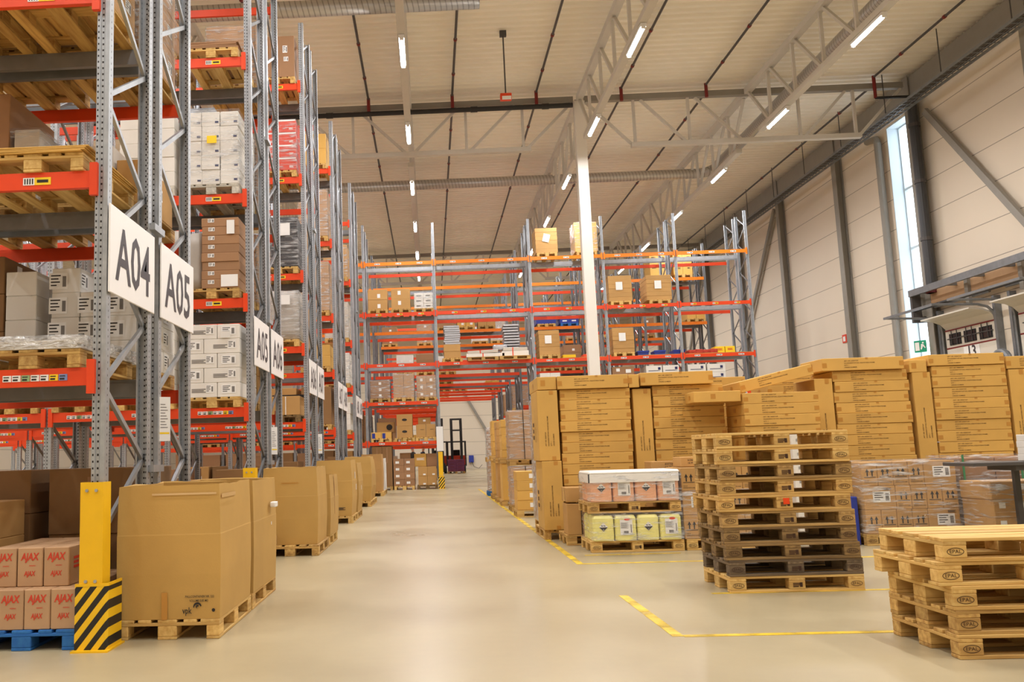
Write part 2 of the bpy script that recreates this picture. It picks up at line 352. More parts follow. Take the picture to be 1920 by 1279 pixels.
def decor_mesh(d, w, dp, h):
    """(part name, mesh) of one decoration: kind, face, then numbers"""
    k, face = d[0], d[1]; X = face_X(face, w, dp, h); mb = MB()
    if k == 'tape':      # x, half width, z0, z1
        mb.box(d[2]-d[3], d[2]+d[3], -.0006, .0006, d[4], d[5], 0, X); return 'tape_strip', mb.mesh('tape_strip', d[6] if len(d) > 6 else 'tape')
    if k == 'label':     # x, z, w, h centre: white paper with printed lines and a bar block
        x, z, a, b = d[2:6]; mb.box(x-a/2, x+a/2, -.0007, .0007, z-b/2, z+b/2, 0, X)
        for i, (u0, u1) in enumerate(((.08, .62), (.08, .5), (.08, .58), (.08, .4))):
            zz = z+b/2-b*(.16+.2*i); quad(mb, x-a/2+a*u0, x-a/2+a*u1, zz-b*.04, zz+b*.04, X, 1, -.0016)
        quad(mb, x+a*.22, x+a*.42, z-b*.36, z+b*.3, X, 2, -.0016)
        return 'paper_label', mb.mesh('paper_label', ['paper', 'ink', 'tapeblk'])
    if k == 'blank':
        x, z, a, b = d[2:6]; mb.box(x-a/2, x+a/2, -.0007, .0007, z-b/2, z+b/2, 0, X); return 'paper_label', mb.mesh('paper_label', d[6] if len(d) > 6 else 'paper')
    if k == 'print':     # small block of printed marks: x, z, w, h
        x, z, a, b = d[2:6]
        for i in range(3): quad(mb, x-a/2, x+a/2*(1-.3*(i % 2)), z-b/2+b*i/3, z-b/2+b*(i/3+.2), X)
        return 'print', mb.mesh('print', d[6] if len(d) > 6 else 'ink')
    if k == 'arrows':
        arrow_geo(mb, d[2], d[3], d[4], X); return 'arrow_print', mb.mesh('arrow_print', 'ink')
    if k == 'oval':
        x, z, a, b = d[2:6]; n = 20
        mb.add([(x+a*math.cos(2*math.pi*i/n), 0, z+b*math.sin(2*math.pi*i/n)) for i in range(n)], [tuple(range(n))], 0, X); return 'oval_print', mb.mesh('oval_print', 'ink')
    if k == 'text':      # string, x, z, size, width, mat, rot
        s, x, z, size, wd, mt = d[2:8]; vs, fs = text_geo(s, size, wd, 'LEFT' if '\n' in s else 'CENTER', 1.55 if s == DT else 1.25, .03 if mt == 'redink' else .01, .18 if mt == 'redink' else 0)
        if len(d) > 8: vs = [(-p[2], 0, p[0]) if d[8] > 0 else (p[2], 0, -p[0]) for p in vs]
        cx = (max(p[0] for p in vs)+min(p[0] for p in vs))/2; cz = (max(p[2] for p in vs)+min(p[2] for p in vs))/2
        mb.add([(p[0]-cx+x, 0, p[2]-cz+z) for p in vs], fs, 0, X); return 'lettering', mb.mesh('lettering', mt)
def carton_meshes(w, d, h, m, decor):
    key = ('carton', round(w, 3), round(d, 3), round(h, 3), m, decor)
    def mk():
        mb = MB(); b = min(.006, h*.05, w*.05)
        mb.bbox(-w/2, w/2, -d/2, d/2, 0, h, b)
        return mb.mesh('carton', m), [decor_mesh(x, w, d, h) for x in decor]
    return cached(key, mk)
def carton(name, label, cat, loc, dims, m, decor=(), rz=0, group=None, rx=0, ry=0):
    """loc: centre of the base"""
    me, kids = carton_meshes(*dims, m, tuple(decor))
    if name == 'carton': name = {'kraft': 'tan_carton', 'kraft2': 'tan_carton', 'brown': 'brown_carton', 'darkbrown': 'dark_carton', 'pinkish': 'pale_carton', 'white': 'white_carton', 'offwhite': 'white_carton', 'redbox': 'red_carton', 'bluebox': 'blue_carton', 'yellowbox': 'yellow_carton'}.get(m, 'carton')
    o = ob(name, me, None, loc, (rx, ry, rz)); tag(o, label, cat, group)
    for n, k in kids: ob(n, k, o)
    return o
def lay(k, n):
    if n == 1: return ''
    if k == 0: return 'bottom layer'
    if k == n-1: return 'top layer'
    return 'middle layer' if n == 3 else ordw(k)+' layer'
def colw(i, n):
    return '' if n == 1 else ('left', 'right')[i] if n == 2 else ('left', 'middle', 'right')[i] if n == 3 else ordw(i)+' column'
def stack(desc, where, x0, x1, y0, y1, z0, z1, nx, ny, nz, m, decor=(), name='carton', cat='carton', gap=.006, jit=.006, group=None, skip=None, mats=None):
    """a block of cartons on one support, every carton an object of its own"""
    w = (x1-x0)/nx; d = (y1-y0)/ny; h = (z1-z0)/nz
    for k in range(nz):
        for j in range(ny):
            for i in range(nx):
                if skip and skip(i, j, k): continue
                dw = random.uniform(-jit, jit); dd = random.uniform(-jit, jit)
                p = ' '.join(t for t in (lay(k, nz), colw(i, nx), '' if ny == 1 else ('front', 'back')[j] if ny == 2 else ('front', 'middle', 'back')[j]) if t)
                carton(name, desc+(', '+p if p else '')+', '+where, cat, (x0+w*(i+.5)+dw, y0+d*(j+.5)+dd, z0+h*k), (w-gap, d-gap, h-.001), mats[k % len(mats)] if mats else m,
                       decor, group=group or f'{desc}s {where}')
# ------------------------------------------------------------------ pallets
PM = {}
def pallet_parts():
    """(part, size, position) of a EUR pallet, long side along X, base at z 0, centred"""
    out = []
    for y, w in ((-.3275, .145), (-.1775+.0025, .1), (0, .145), (.175, .1), (.3275, .145)): out.append(('deck_board', (1.2, w, .022), (0, y, .122)))
    for x in (-.5275, 0, .5275): out.append(('stringer', (.145, .8, .022), (x, 0, .1)))
    for x in (-.5275, 0, .5275):
        for y, w in ((-.35, .1), (0, .145), (.35, .1)): out.append(('block', (.145, w, .078), (x, y, .022)))
    for y, w in ((-.35, .1), (0, .145), (.35, .1)): out.append(('bottom_board', (1.2, w, .022), (0, y, 0)))
    return out
def stamp_mesh(key):
    def mk():
        mb = MB(); n = 26
        if key == 'EPAL':
            a, b, t = .052, .024, .004
            vs = [(a*math.cos(2*math.pi*i/n), 0, b*math.sin(2*math.pi*i/n)) for i in range(n)]+[((a-t)*math.cos(2*math.pi*i/n), 0, (b-t)*math.sin(2*math.pi*i/n)) for i in range(n)]
            mb.add(vs, [(i, (i+1) % n, n+(i+1) % n, n+i) for i in range(n)])
            vs, fs = text_geo('EPAL', .032, .072); mb.add(vs, fs)
        else:
            for i in range(3): quad(mb, -.04, .01+.01*i, -.02+.014*i, -.012+.014*i, None)
            quad(mb, .02, .045, -.02, .02, None)
        return mb.mesh('stamp', 'stampink')
    return cached(('stamp', key), mk)
def pallet(label, loc, rz=0, w='w_mid', stamps=False, group=None, tilt=0, flip=None):
    """full pallet with every board and block its own part"""
    t = thing('pallet', label, 'pallet', loc, rz, group)
    for part, s, p in pallet_parts():
        ww = w
        if flip and part == 'deck_board' and random.random() < .4: ww = flip
        lx = part == 'stringer'
        def mk(s=s, ww=ww, lx=lx):
            mb = MB()
            if lx: mb.bbox(-s[1]/2, s[1]/2, -s[0]/2, s[0]/2, 0, s[2], .003)
            else: mb.bbox(-s[0]/2, s[0]/2, -s[1]/2, s[1]/2, 0, s[2], .003 if s[2] < .05 else .005)
            return mb.mesh(part, ww)
        o = ob(part, cached(('pp', part, s, ww), mk), t, (p[0], p[1], p[2]), (0, 0, math.pi/2 if lx else 0))
        if part == 'block' and stamps and abs(p[1]+.35) < .01:
            ob('stamp', stamp_mesh('EPAL' if p[0] else 'IPPC'), o, (0, -.0525, .04))
    return t
def pallet_far(label, loc, rz=0, w='w_mid', group=None):
    def mk():
        mb = MB()
        for part, s, p in pallet_parts(): mb.box(p[0]-s[0]/2, p[0]+s[0]/2, p[1]-s[1]/2, p[1]+s[1]/2, p[2], p[2]+s[2])
        return mb.mesh('pallet', w)
    o = ob('pallet', cached(('pfar', w), mk), None, loc, (0, 0, rz)); return tag(o, label, 'pallet', group)
# ------------------------------------------------------------------ stretch film shells
def wrap(label, x0, x1, y0, y1, z0, z1, m='film', group=None, top=True, e=.012):
    nx = max(3, int((x1-x0)/.12)); ny = max(3, int((y1-y0)/.12)); nz = max(3, int((z1-z0)/.1)); mb = MB(); rr = random.Random(int((x0+y0*3+z0*7)*100))
    per = [(x0+(x1-x0)*i/nx, y0, 0, -1) for i in range(nx)]+[(x1, y0+(y1-y0)*i/ny, 1, 0) for i in range(ny)]+[(x1-(x1-x0)*i/nx, y1, 0, 1) for i in range(nx)]+[(x0, y1-(y1-y0)*i/ny, -1, 0) for i in range(ny)]
    n = len(per); cx, cy = (x0+x1)/2, (y0+y1)/2; vs = []
    for k in range(nz+1):
        for i, (x, y, a, b) in enumerate(per):
            q = e+rr.uniform(-.004, .008); sx = (1 if x > cx else -1)*q*(abs(x-cx) > (x1-x0)*.49); sy = (1 if y > cy else -1)*q*(abs(y-cy) > (y1-y0)*.49)
            vs.append((x+sx-cx, y+sy-cy, z0+(z1-z0)*k/nz+(e if k == nz else 0)-z0))
    fs = [(k*n+i, k*n+(i+1) % n, (k+1)*n+(i+1) % n, (k+1)*n+i) for k in range(nz) for i in range(n)]
    if top: vs.append((0, 0, z1-z0+e)); fs += [(nz*n+i, nz*n+(i+1) % n, len(vs)-1) for i in range(n)]
    mb.add(vs, fs); o = ob('stretch_wrap', mb.mesh('stretch_wrap', m, True), None, (cx, cy, z0))
    return tag(o, label, 'plastic film', group)

# ================================================================== THE SETTING
WX, FY, LX, NY, RZ = 17.3, 77.5, -24.0, -9.0, 14.05
struct('floor', MB().box(LX, WX, NY, FY, -.2, 0).mesh('floor', 'floor'))
mb = MB(); prof = []; y = NY; P_ = .35
while y < FY:
    prof += [(y, RZ), (y+.12, RZ), (y+.16, RZ+.075), (y+.31, RZ+.075)]; y += P_
prof.append((FY, RZ)); vs = [(LX, a, b) for a, b in prof]+[(WX, a, b) for a, b in prof]; n = len(prof)
mb.add(vs, [(i, i+1, n+i+1, n+i) for i in range(n-1)]); mb.box(LX, WX, NY, FY, RZ+.3, RZ+.5)
struct('ceiling', mb.mesh('ceiling', 'roof'))
def panel_mat():
    m = M['wallp']; nt = m.node_tree; L = nt.links; b = nt.nodes['Principled BSDF']
    tc = N(nt, 'ShaderNodeTexCoord'); sx = N(nt, 'ShaderNodeSeparateXYZ'); L.new(tc.outputs['Object'], sx.inputs[0])
    ad = N(nt, 'ShaderNodeMath', operation='ADD', i_1=-10.13); dv = N(nt, 'ShaderNodeMath', operation='DIVIDE', i_1=1.12); fr = N(nt, 'ShaderNodeMath', operation='FRACT'); gt = N(nt, 'ShaderNodeMath', operation='LESS_THAN', i_1=.022)
    L.new(sx.outputs[2], ad.inputs[0]); L.new(ad.outputs[0], dv.inputs[0]); L.new(dv.outputs[0], fr.inputs[0]); L.new(fr.outputs[0], gt.inputs[0])
    src = b.inputs['Base Color'].links[0].from_socket; mx = N(nt, 'ShaderNodeMixRGB'); mx.inputs[2].default_value = lin((150, 138, 122))+(1,)
    L.new(gt.outputs[0], mx.inputs[0]); L.new(src, mx.inputs[1]); L.new(mx.outputs[0], b.inputs['Base Color'])
panel_mat()
W0, W1, WZ0, WZ1 = 31.15, 32.80, .6, 12.85
mb = MB()
mb.box(WX, WX+.6, NY, W0, 0, 15); mb.box(WX, WX+.6, W1, FY, 0, 15); mb.box(WX, WX+.6, W0, W1, WZ1, 15); mb.box(WX, WX+.6, W0, W1, 0, WZ0)
struct('wall_right', mb.mesh('wall_right', 'wallp'))
struct('wall_far', MB().box(LX, WX+.35, FY, FY+.3, 0, 15).mesh('wall_far', 'wallp'))
struct('wall_left', MB().box(LX-.3, LX, NY, FY+.3, 0, 15).mesh('wall_left', 'wallp'))
struct('wall_near', MB().box(LX-.3, WX+.35, NY-.3, NY, 0, 15).mesh('wall_near', 'wallp'))
# tall strip window
def glass():
    m, nt, b = newmat('window_glass'); L = nt.links
    tr = N(nt, 'ShaderNodeBsdfTransparent'); gl = N(nt, 'ShaderNodeBsdfGlossy'); gl.inputs['Roughness'].default_value = .02; mx = N(nt, 'ShaderNodeMixShader'); mx.inputs[0].default_value = .06
    L.new(tr.outputs[0], mx.inputs[1]); L.new(gl.outputs[0], mx.inputs[2]); L.new(mx.outputs[0], nt.nodes['Material Output'].inputs[0]); return m
M['glass'] = glass()
mb = MB()
for y0, y1 in ((W0, W0+.09), (W1-.09, W1)): mb.box(WX+.38, WX+.55, y0, y1, WZ0, WZ1)
for z in (WZ0, 2.0, 3.9, 6.05, 8.2, 10.4, WZ1-.09): mb.box(WX+.38, WX+.54, W0+.09, W1-.09, z, z+.09)
M['winframe'] = mat('pale_window_frame', (206, 218, 224), .45)
wf = struct('window_1', mb.mesh('window_frame', 'winframe'))
mb = MB(); mb.box(WX-.02, WX+.56, W0, W0+.04, WZ0, WZ1); mb.box(WX-.02, WX+.56, W1-.04, W1, WZ0, WZ1); mb.box(WX-.02, WX+.56, W0+.04, W1-.04, WZ1-.04, WZ1)
struct('window_trim', mb.mesh('window_trim', 'winframe'), wf)
for i, (z0, z1) in enumerate(((.69, 2.0), (2.09, 3.9), (3.99, 6.05), (6.14, 8.2), (8.29, 10.4), (10.49, WZ1-.09))):
    ob('pane', MB().box(WX+.46, WX+.47, W0+.09, W1-.09, z0, z1).mesh('pane', 'glass'), wf)
# steelwork on the right wall
def hcol(mb, x, y, z0, z1, w=.3, d=.3, t=.03, m=0):
    mb.prism([(x-d, y-w/2), (x-d+t, y-w/2), (x-d+t, y-t/2), (x-t, y-t/2), (x-t, y-w/2), (x, y-w/2), (x, y+w/2), (x-t, y+w/2), (x-t, y+t/2), (x-d+t, y+t/2), (x-d+t, y+w/2), (x-d, y+w/2)], z0, z1, 'z', m)
for i, (y, w) in enumerate(((12.6, .3), (18.6, .3), (24.6, .34), (30.75, .36), (36.65, .36), (42.75, .34), (48.7, .3), (54.6, .34), (60.6, .3), (66.6, .3))):
    mb = MB(); hcol(mb, WX-.01, y, 0, RZ-.1, w); o = struct('wall_column', mb.mesh('wall_column', 'steelgrey'))
mb = MB(); mb.box(WX-.26, WX, NY, FY, 13.2, 13.9); struct('eaves_beam', mb.mesh('eaves_beam', 'steelgrey'))
for (a, b) in (((29.95, 12.4), (24.95, 6.6)), ((43.4, 12.7), (48.6, 7.1)), ((42.6, 12.7), (36.9, 5.0)), ((55, 12.7), (60.4, 6))):
    if a[0] == 42.6: continue
    mb = MB(); mb.bar((WX-.17, a[0], a[1]), (WX-.17, b[0], b[1]), .12, .22); struct('wall_brace', mb.mesh('wall_brace', 'steelgrey'))
mb = MB(); mb.bar((.2, FY-.1, 11.5), (6.5, FY-.1, 0), .25, .2); struct('wall_brace', mb.mesh('wall_brace', 'steelgrey'))
# building column in the hall
mb = MB(); mb.box(-.18, .18, -.19, -.165, 0, 13.5); mb.box(-.18, .18, .165, .19, 0, 13.5); mb.box(-.15, .15, -.165, .165, 0, 13.5)
col = struct('building_column', mb.mesh('building_column', 'colwhite'), None, (5.6, 30.6, 0))
struct('base_plate', MB().box(-.28, .28, -.28, .28, 0, .03).mesh('base_plate', 'paintgrey'), col)
# roof trusses
ZT, ZB = 13.60, 11.86
def truss(label, axis, c, a0, a1, fine=True):
    """axis along which it runs, the fixed coordinate, its two ends"""
    def P(u, z): return (u, c, z) if axis == 'x' else (c, u, z)
    t = thing('roof_truss', label, 'roof truss', (0, 0, 0))
    g0, g1 = (.20, .20) if (axis == 'x' or c in (5.6, -6.4)) else (.12, .12)
    ob('top_chord', MB().bar(P(a0+g0, ZT), P(a1-g1, ZT), .22, .2).mesh('top_chord', 'paintgrey' if axis == 'y' else 'steelgrey'), t)
    cut = 1.75 if axis == 'x' else 1.1
    ob('bottom_chord', MB().bar(P(a0+cut, ZB), P(a1-cut, ZB), .2, .16).mesh('bottom_chord', 'paintgrey'), t)
    n = max(1, round((a1-a0)/2/2.0)); mid = (a0+a1)/2; s = (a1-a0)/2/n; lat = MB()
    for sg in (-1, 1):
        for k in range(n):
            vi = mid+sg*k*s; vo = mid+sg*(k+1)*s
            d = MB().bar(P(vo-sg*.25, ZT-.1), P(vi+sg*.15, ZB+.06), .09, .09)
            v = MB().bar(P(vi, ZB+.06), P(vi, ZT-.1), .09, .09) if (k or sg > 0 or True) and not (k == 0 and sg < 0) else None
            if axis == 'x' and k == 0: v = None
            if fine:
                ob('diagonal', d.mesh('diagonal', 'paintgrey'), t)
                if v: ob('vertical', v.mesh('vertical', 'paintgrey'), t)
            else:
                for q in (d, v):
                    if q: lat.add(q.v, q.f)
    if not fine: ob('web_lattice', lat.mesh('web_lattice', 'paintgrey'), t)
    return t
truss('grey cross truss from the white column to the tall window wall', 'x', 30.6, 5.6, 17.0)
truss('grey cross truss from the white column over the tall left racks', 'x', 30.6, -6.4, 5.6)
truss('grey cross truss beyond the wide orange rack, left of its aisle opening', 'x', 54.6, -6.4, 5.6)
truss('grey cross truss beyond the wide orange rack, towards the window wall', 'x', 54.6, 5.6, 17.0)
for x, nm in ((-6.4, 'above the tall left racks'), (-.4, 'straight above the aisle'), (5.6, 'in line with the white column'), (11.45, 'nearest the window wall')):
    for a0, a1, wh in ((6.6, 30.6, 'near bay'), (30.6, 54.6, 'middle bay'), (54.6, 77.2, 'far bay')):
        truss(f'light grey lengthwise truss carrying lamps {nm}, {wh}', 'y', x, a0, a1, a0 < 50 and x > -1)
# lamps
def lamp_meshes():
    h = MB().box(-.07, .07, -.85, .85, .02, .10).mesh('housing', 'lampw')
    t = MB().tube([(0, -.80, 0), (0, .80, 0)], .045, 12).mesh('tube', 'tube'); e = MB(); e.box(-.05, .05, -.85, -.80, -.04, .04); e.box(-.05, .05, .80, .85, -.04, .04)
    return h, t, e.mesh('end_cap', 'lampw'), MB().box(-.012, .012, -.02, .02, .1, .22).mesh('bracket', 'lampw')
LM = lamp_meshes()
area = bpy.data.lights.new('lamp_light', 'AREA'); area.shape = 'RECTANGLE'; area.size = .12; area.size_y = 1.6; area.energy = LAMP_W; area.color = LAMP_COL; area.spread = rad(170)
for x, nm in ((-18.4, 'beyond the left racks'), (-12.4, 'deep over the left racks'), (-6.4, 'over the left racks'), (-.4, 'over the aisle'), (5.6, 'in the white column row'), (11.45, 'in the window wall row')):
    for k in range(-4, 9):
        y = 22.1+5.98*k
        if y < NY+1 or y > FY-1 or (x < -10 and k > 3): continue
        nth = ordw(k+4)
        t = thing('ceiling_lamp', f'white tube lamp {nm}, {nth} from the near end', 'lamp', (x, y, ZB-.19))
        ob('housing', LM[0], t); ob('tube', LM[1], t); ob('end_cap', LM[2], t); ob('bracket', LM[3] if -10 < x else cached('lrod', lambda: MB().box(-.012, .012, -.02, .02, .1, RZ-ZB+.19).mesh('bracket', 'lampw')), t)
        l = bpy.data.objects.new('lamp_light', area); COL.objects.link(l); l.parent = t; l.location = (0, 0, -.05)
# sprinkler pipes, ducts, cable tray
mb = MB(); mb.tube([(-12, 30.35, 13.32), (5.35, 30.35, 13.32)], .085, 12)
p = ob('sprinkler_main', mb.mesh('sprinkler_main', 'blackpipe')); tag(p, 'black sprinkler main running along the cross truss to the white column', 'pipe')
for x in (-9.5, -6.5, -3.2, 1.9, 4.4):
    ob('pipe_coupling', MB().tube([(x-.12, 30.35, 13.32), (x+.12, 30.35, 13.32)], .105, 12).mesh('pipe_coupling', 'blackpipe'), p)
for i, x in enumerate((-7.8, -4.8, -1.81, 1.15, 4.1, 7.06, 10.0, 15.75)):
    t = thing('sprinkler_pipe', f'thin dark sprinkler pipe under the ceiling with red joints, {ordw(i)} counted from the left', 'pipe', (x, 0, 0))
    ob('pipe', MB().tube([(0, 4, 13.85), (0, 30.3, 13.85)], .04, 8).mesh('pipe', 'darksteel'), t)
    ob('pipe', MB().tube([(0, 30.9, 13.6), (0, 76, 13.6)], .04, 8).mesh('pipe', 'darksteel'), t)
    ob('riser', MB().tube([(0, 30.35, 13.40), (0, 30.35, 13.9)], .06, 8).mesh('riser', 'redfit'), t)
    for y in (12, 16, 20, 23, 26, 28.5):
        ob('coupling', cached('cpl', lambda: MB().tube([(0, -.05, 0), (0, .05, 0)], .058, 8).mesh('coupling', 'redfit')), t, (0, y, 13.85))
    for y in (33, 37, 41, 46): ob('coupling', CACHE['cpl'], t, (0, y, 13.6))
t = thing('sprinkler_pipe', 'red elbow pipe turning to the wall above the tall window', 'pipe', (15.75, 30.35, 13.85))
ob('drop', MB().tube([(0, 0, 0), (0, 0, -.75)], .055, 8).mesh('drop', 'redfit'), t); ob('branch', MB().tube([(0, 0, -.75), (1.3, 0, -.75)], .05, 8).mesh('branch', 'blackpipe'), t)
def duct(label, pts, r, m):
    o = ob('ventilation_duct', MB().tube(pts, r, 16).mesh('ventilation_duct', m, True)); tag(o, label, 'duct'); return o
duct('round spiral duct crossing the hall behind the cross truss', [(-14, 37.5, 12.86), (11.6, 37.5, 12.86), (12.05, 37.35, 12.86), (12.25, 36.9, 12.86)], .21, 'duct')
duct('round spiral duct at the top edge over the left racks', [(-16, 21.6, 12.75), (1.6, 21.6, 12.75)], .21, 'duct')
duct('shiny spiral duct inside the lengthwise truss near the window wall', [(12.25, 12, 12.86), (12.25, 36.8, 12.86)], .21, 'ducty')
t = thing('cable_tray', 'grey ladder cable tray hung along the window wall', 'cable tray', (16.3, 0, 12.45))
for x in (-.24, .24): ob('side_rail', MB().box(x-.012, x+.012, 8, 66, 0, .09).mesh('side_rail', 'galvd'), t)
mb = MB()
for k in range(190): mb.box(-.23, .23, 9+.3*k, 9.03+.3*k, .01, .03)
mb.box(-.01, .01, 9, 66, .0, .012); r = ob('rung_lattice', mb.mesh('rung_lattice', 'galvd'), t)
mb = MB()
for j in range(4): mb.tube([(-.15+.08*j, 9, .05), (-.15+.08*j, 65, .05)], .022, 6)
ob('cable_lattice', mb.mesh('cable_lattice', 'darksteel'), t)
for k in range(15): ob('hanger_rod', cached('hang', lambda: MB().box(-.012, .012, -.012, .012, .03, 1.5).mesh('hanger_rod', 'darksteel')), t, (-.24, 10+3.4*k, 0))
# hanging orange sign box
t = thing('hanging_sign_box', 'small orange and white box hanging on a rod below the ceiling', 'hanging box', (2.6, 26, 11.85))
ob('rod', MB().tube([(0, 0, .18), (0, 0, 2.1)], .022, 8).mesh('rod', 'darksteel'), t); ob('case', MB().bbox(-.17, .17, -.1, .1, 0, .19, .01).mesh('case', 'orange'), t)
ob('front_plate', MB().box(-.12, .15, -.115, -.1, -.02, .09).mesh('front_plate', 'paper'), t); ob('ceiling_mount', MB().box(-.1, .1, -.06, .06, 2.02, 2.2).mesh('ceiling_mount', 'darksteel'), t)
# rain pipe, sprinkler riser at the window
o = ob('fire_riser', MB().tube([(WX-.35, 30.35, 6.2), (WX-.35, 30.35, 13.1)], .16, 14).mesh('fire_riser', 'riserp')); tag(o, 'thick dark riser pipe beside the tall window', 'pipe')
for z in (6.2, 8, 10, 12): ob('collar', MB().tube([(WX-.35, 30.35, z), (WX-.35, 30.35, z+.12)], .19, 14).mesh('collar', 'maroon' if z < 7 else 'darksteel'), o)
o = ob('drain_pipe', MB().tube([(WX-.2, 33.15, .0), (WX-.2, 33.15, 12.4), (WX-.2, 33.25, 12.6), (WX-.2, 33.9, 12.72)], .13, 12).mesh('drain_pipe', 'steelgrey')); tag(o, 'beige drain pipe standing beyond the tall window', 'pipe')
# exit sign, alarm, hose drum
t = thing('exit_sign', 'green exit sign hanging in front of the tall window', 'exit sign', (16.7, 30.95, 4.28))
ob('panel', MB().box(-.01, .01, -.2, .2, 0, .4).mesh('panel', 'green'), t, (0, 0, 0), (0, 0, rad(35)))
mb = MB(); X = face_X('L', .022, .4, .4)
quad(mb, -.17, -.03, .06, .34, X); mb.add([(.0, 0, .1), (.04, 0, .09), (.09, 0, .2), (.15, 0, .12), (.17, 0, .15), (.1, 0, .27), (.03, 0, .28)], [(0, 1, 2, 3, 4, 5, 6)], 0, X); quad(mb, .07, .12, .29, .34, X)
ob('pictogram', mb.mesh('pictogram', 'paper'), t, (0, 0, 0), (0, 0, rad(35))); ob('wire', MB().box(-.004, .004, -.004, .004, .4, 1.1).mesh('wire', 'darksteel'), t)
ob('fixing_arm', MB().box(0, .9, -.01, .01, 1.08, 1.1).mesh('fixing_arm', 'darksteel'), t)
o = ob('alarm_plate', MB().box(WX-.03, WX, 37.5, 37.85, 5.42, 5.76).mesh('alarm_plate', 'redbox')); tag(o, 'small red fire alarm plate beside a grey wall column', 'sign')
mb = MB(); quad(mb, -.1, .1, .06, .26, T_((WX-.034, 37.67, 5.42)) @ Rz(-math.pi/2)); ob('symbol_print', mb.mesh('symbol_print', 'paper'), o)

t = thing('hose_reel', 'maroon hose reel on the window wall below the fire alarm plate', 'hose reel', (WX-.16, 37.6, 4.38))
ob('drum', MB().tube([(-.12, 0, 0), (.1, 0, 0)], .36, 24).mesh('drum', 'maroon'), t); ob('hub', MB().tube([(-.16, 0, 0), (.16, 0, 0)], .07, 12).mesh('hub', 'darksteel'), t)
# dock doors with their tracks
def dock_door(nm, y0, y1, num, label):
    d = struct(nm, MB().box(WX-.08, WX-.02, y0+.12, y1-.12, 0, 4.92).mesh(nm, 'doorw'), None, label=label)
    mb = MB()
    for z in (1.9, 3.02, 4.27, 4.86): mb.box(WX-.088, WX-.08, y0+.12, y1-.12, z, z+.045)
    ob('red_strip', mb.mesh('red_strip', 'redfit'), d)
    w = (y1-y0-.24)
    for i in range(3):
        yc = y0+.12+w*(.2+.3*i); f = ob('door_window', MB().box(WX-.10, WX-.08, yc-.32, yc+.32, 4.38, 4.76).mesh('door_window', 'rubber'), d)
        ob('pane', MB().box(WX-.105, WX-.10, yc-.27, yc+.27, 4.42, 4.72).mesh('pane', 'darkglass'), f)
        mb = MB(); mb.box(WX-.13, WX-.105, yc-.40, yc+.40, 4.58, 4.61)
        for q in (-.15, .15): mb.box(WX-.13, WX-.11, yc+q-.012, yc+q+.012, 4.38, 4.86)
        ob('bar_grille', mb.mesh('bar_grille', 'darksteel'), f)
    n = num and ob('number_plate', MB().box(WX-.092, WX-.08, (y0+y1)/2-.42, (y0+y1)/2+.42, 3.82, 4.25).mesh('number_plate', 'paper'), d)
    if num: vs, fs = text_geo(num, .5, wt=.02); mb = MB(); mb.add(vs, fs, 0, T_((WX-.096, (y0+y1)/2, 4.06)) @ Rz(-math.pi/2)); ob('lettering', mb.mesh('lettering', 'letter'), n)
    # horizontal leaf and curved tracks
    ob('raised_leaf', MB().prism([(WX-.06, 4.93), (WX-.22, 5.10), (WX-.45, 5.20), (WX-.85, 5.25), (WX-.85, 5.29), (WX-.44, 5.25), (WX-.19, 5.15), (WX-.02, 4.97)], y0+.12, y1-.12, 'y').mesh('raised_leaf', 'doorw'), d)
    for yy in (y0+.04, y1-.04):
        pts = [(WX-.14, yy, .05), (WX-.14, yy, 4.9), (WX-.18, yy, 5.12), (WX-.34, yy, 5.28), (WX-.62, yy, 5.36), (WX-2.0, yy, 5.40)]
        ob('track', MB().tube(pts, .04, 6).mesh('track', 'galvd'), d)
    ob('track_tie', MB().box(WX-2.0, WX-1.94, y0, y1, 5.36, 5.43).mesh('track_tie', 'galvd'), d)
    for yy in (y0-.03, y1+.03): ob('door_post', MB().box(WX-.2, WX, yy-.06, yy+.06, 0, 5.6).mesh('door_post', 'galvd'), d)
    ob('spring_shaft', MB().tube([(WX-.25, y0, 5.75), (WX-.25, y1, 5.75)], .05, 8).mesh('spring_shaft', 'galvd'), d)
dock_door('door_1', 27.5, 30.45, '13', 'white sectional dock door with number 13 plate and three barred panes')
dock_door('door_2', 23.4, 26.7, None, 'second white sectional dock door nearer the camera with barred panes')
t = thing('door_canopy', 'long steel canopy with pipe and beige sheeting above the dock doors', 'canopy', (WX, 0, 0))
ob('edge_channel', MB().box(-.75, -.65, 20, 31.1, 6.2, 6.42).mesh('edge_channel', 'galvd'), t); ob('back_sheet', MB().box(-.3, -.25, 20, 31.1, 5.75, 6.3).mesh('back_sheet', 'pinkish'), t)
ob('water_pipe', MB().tube([(-.62, 20, 5.72), (-.62, 31.0, 5.72)], .06, 8).mesh('water_pipe', 'blackpipe'), t)
for k in range(8): ob('bracket', MB().box(-.7, 0, 20.3+1.45*k, 20.4+1.45*k, 6.22, 6.3).mesh('bracket', 'galvd'), t)
for k in range(5): ob('upright', MB().box(-.4, -.3, 20.5+2.6*k, 20.68+2.6*k, 5.5, 6.3).mesh('upright', 'steelgrey'), t)
ob('end_cap', MB().box(-.7, -.02, 31.0, 31.12, 5.3, 6.4).mesh('end_cap', 'darksteel'), t)
t = thing('blower_hose', 'grey hose loops in front of the dock door near number 13', 'hose', (WX-.5, 26.9, 3.55))
pts = [(0, .35*math.cos(a), .3*math.sin(a)) for a in [i*math.pi/8 for i in range(9)]]; ob('hose', MB().tube(pts, .09, 8).mesh('hose', 'galvd'), t); ob('bracket', MB().box(0, .5, -.4, .4, -.12, -.05).mesh('bracket', 'galvd'), t)
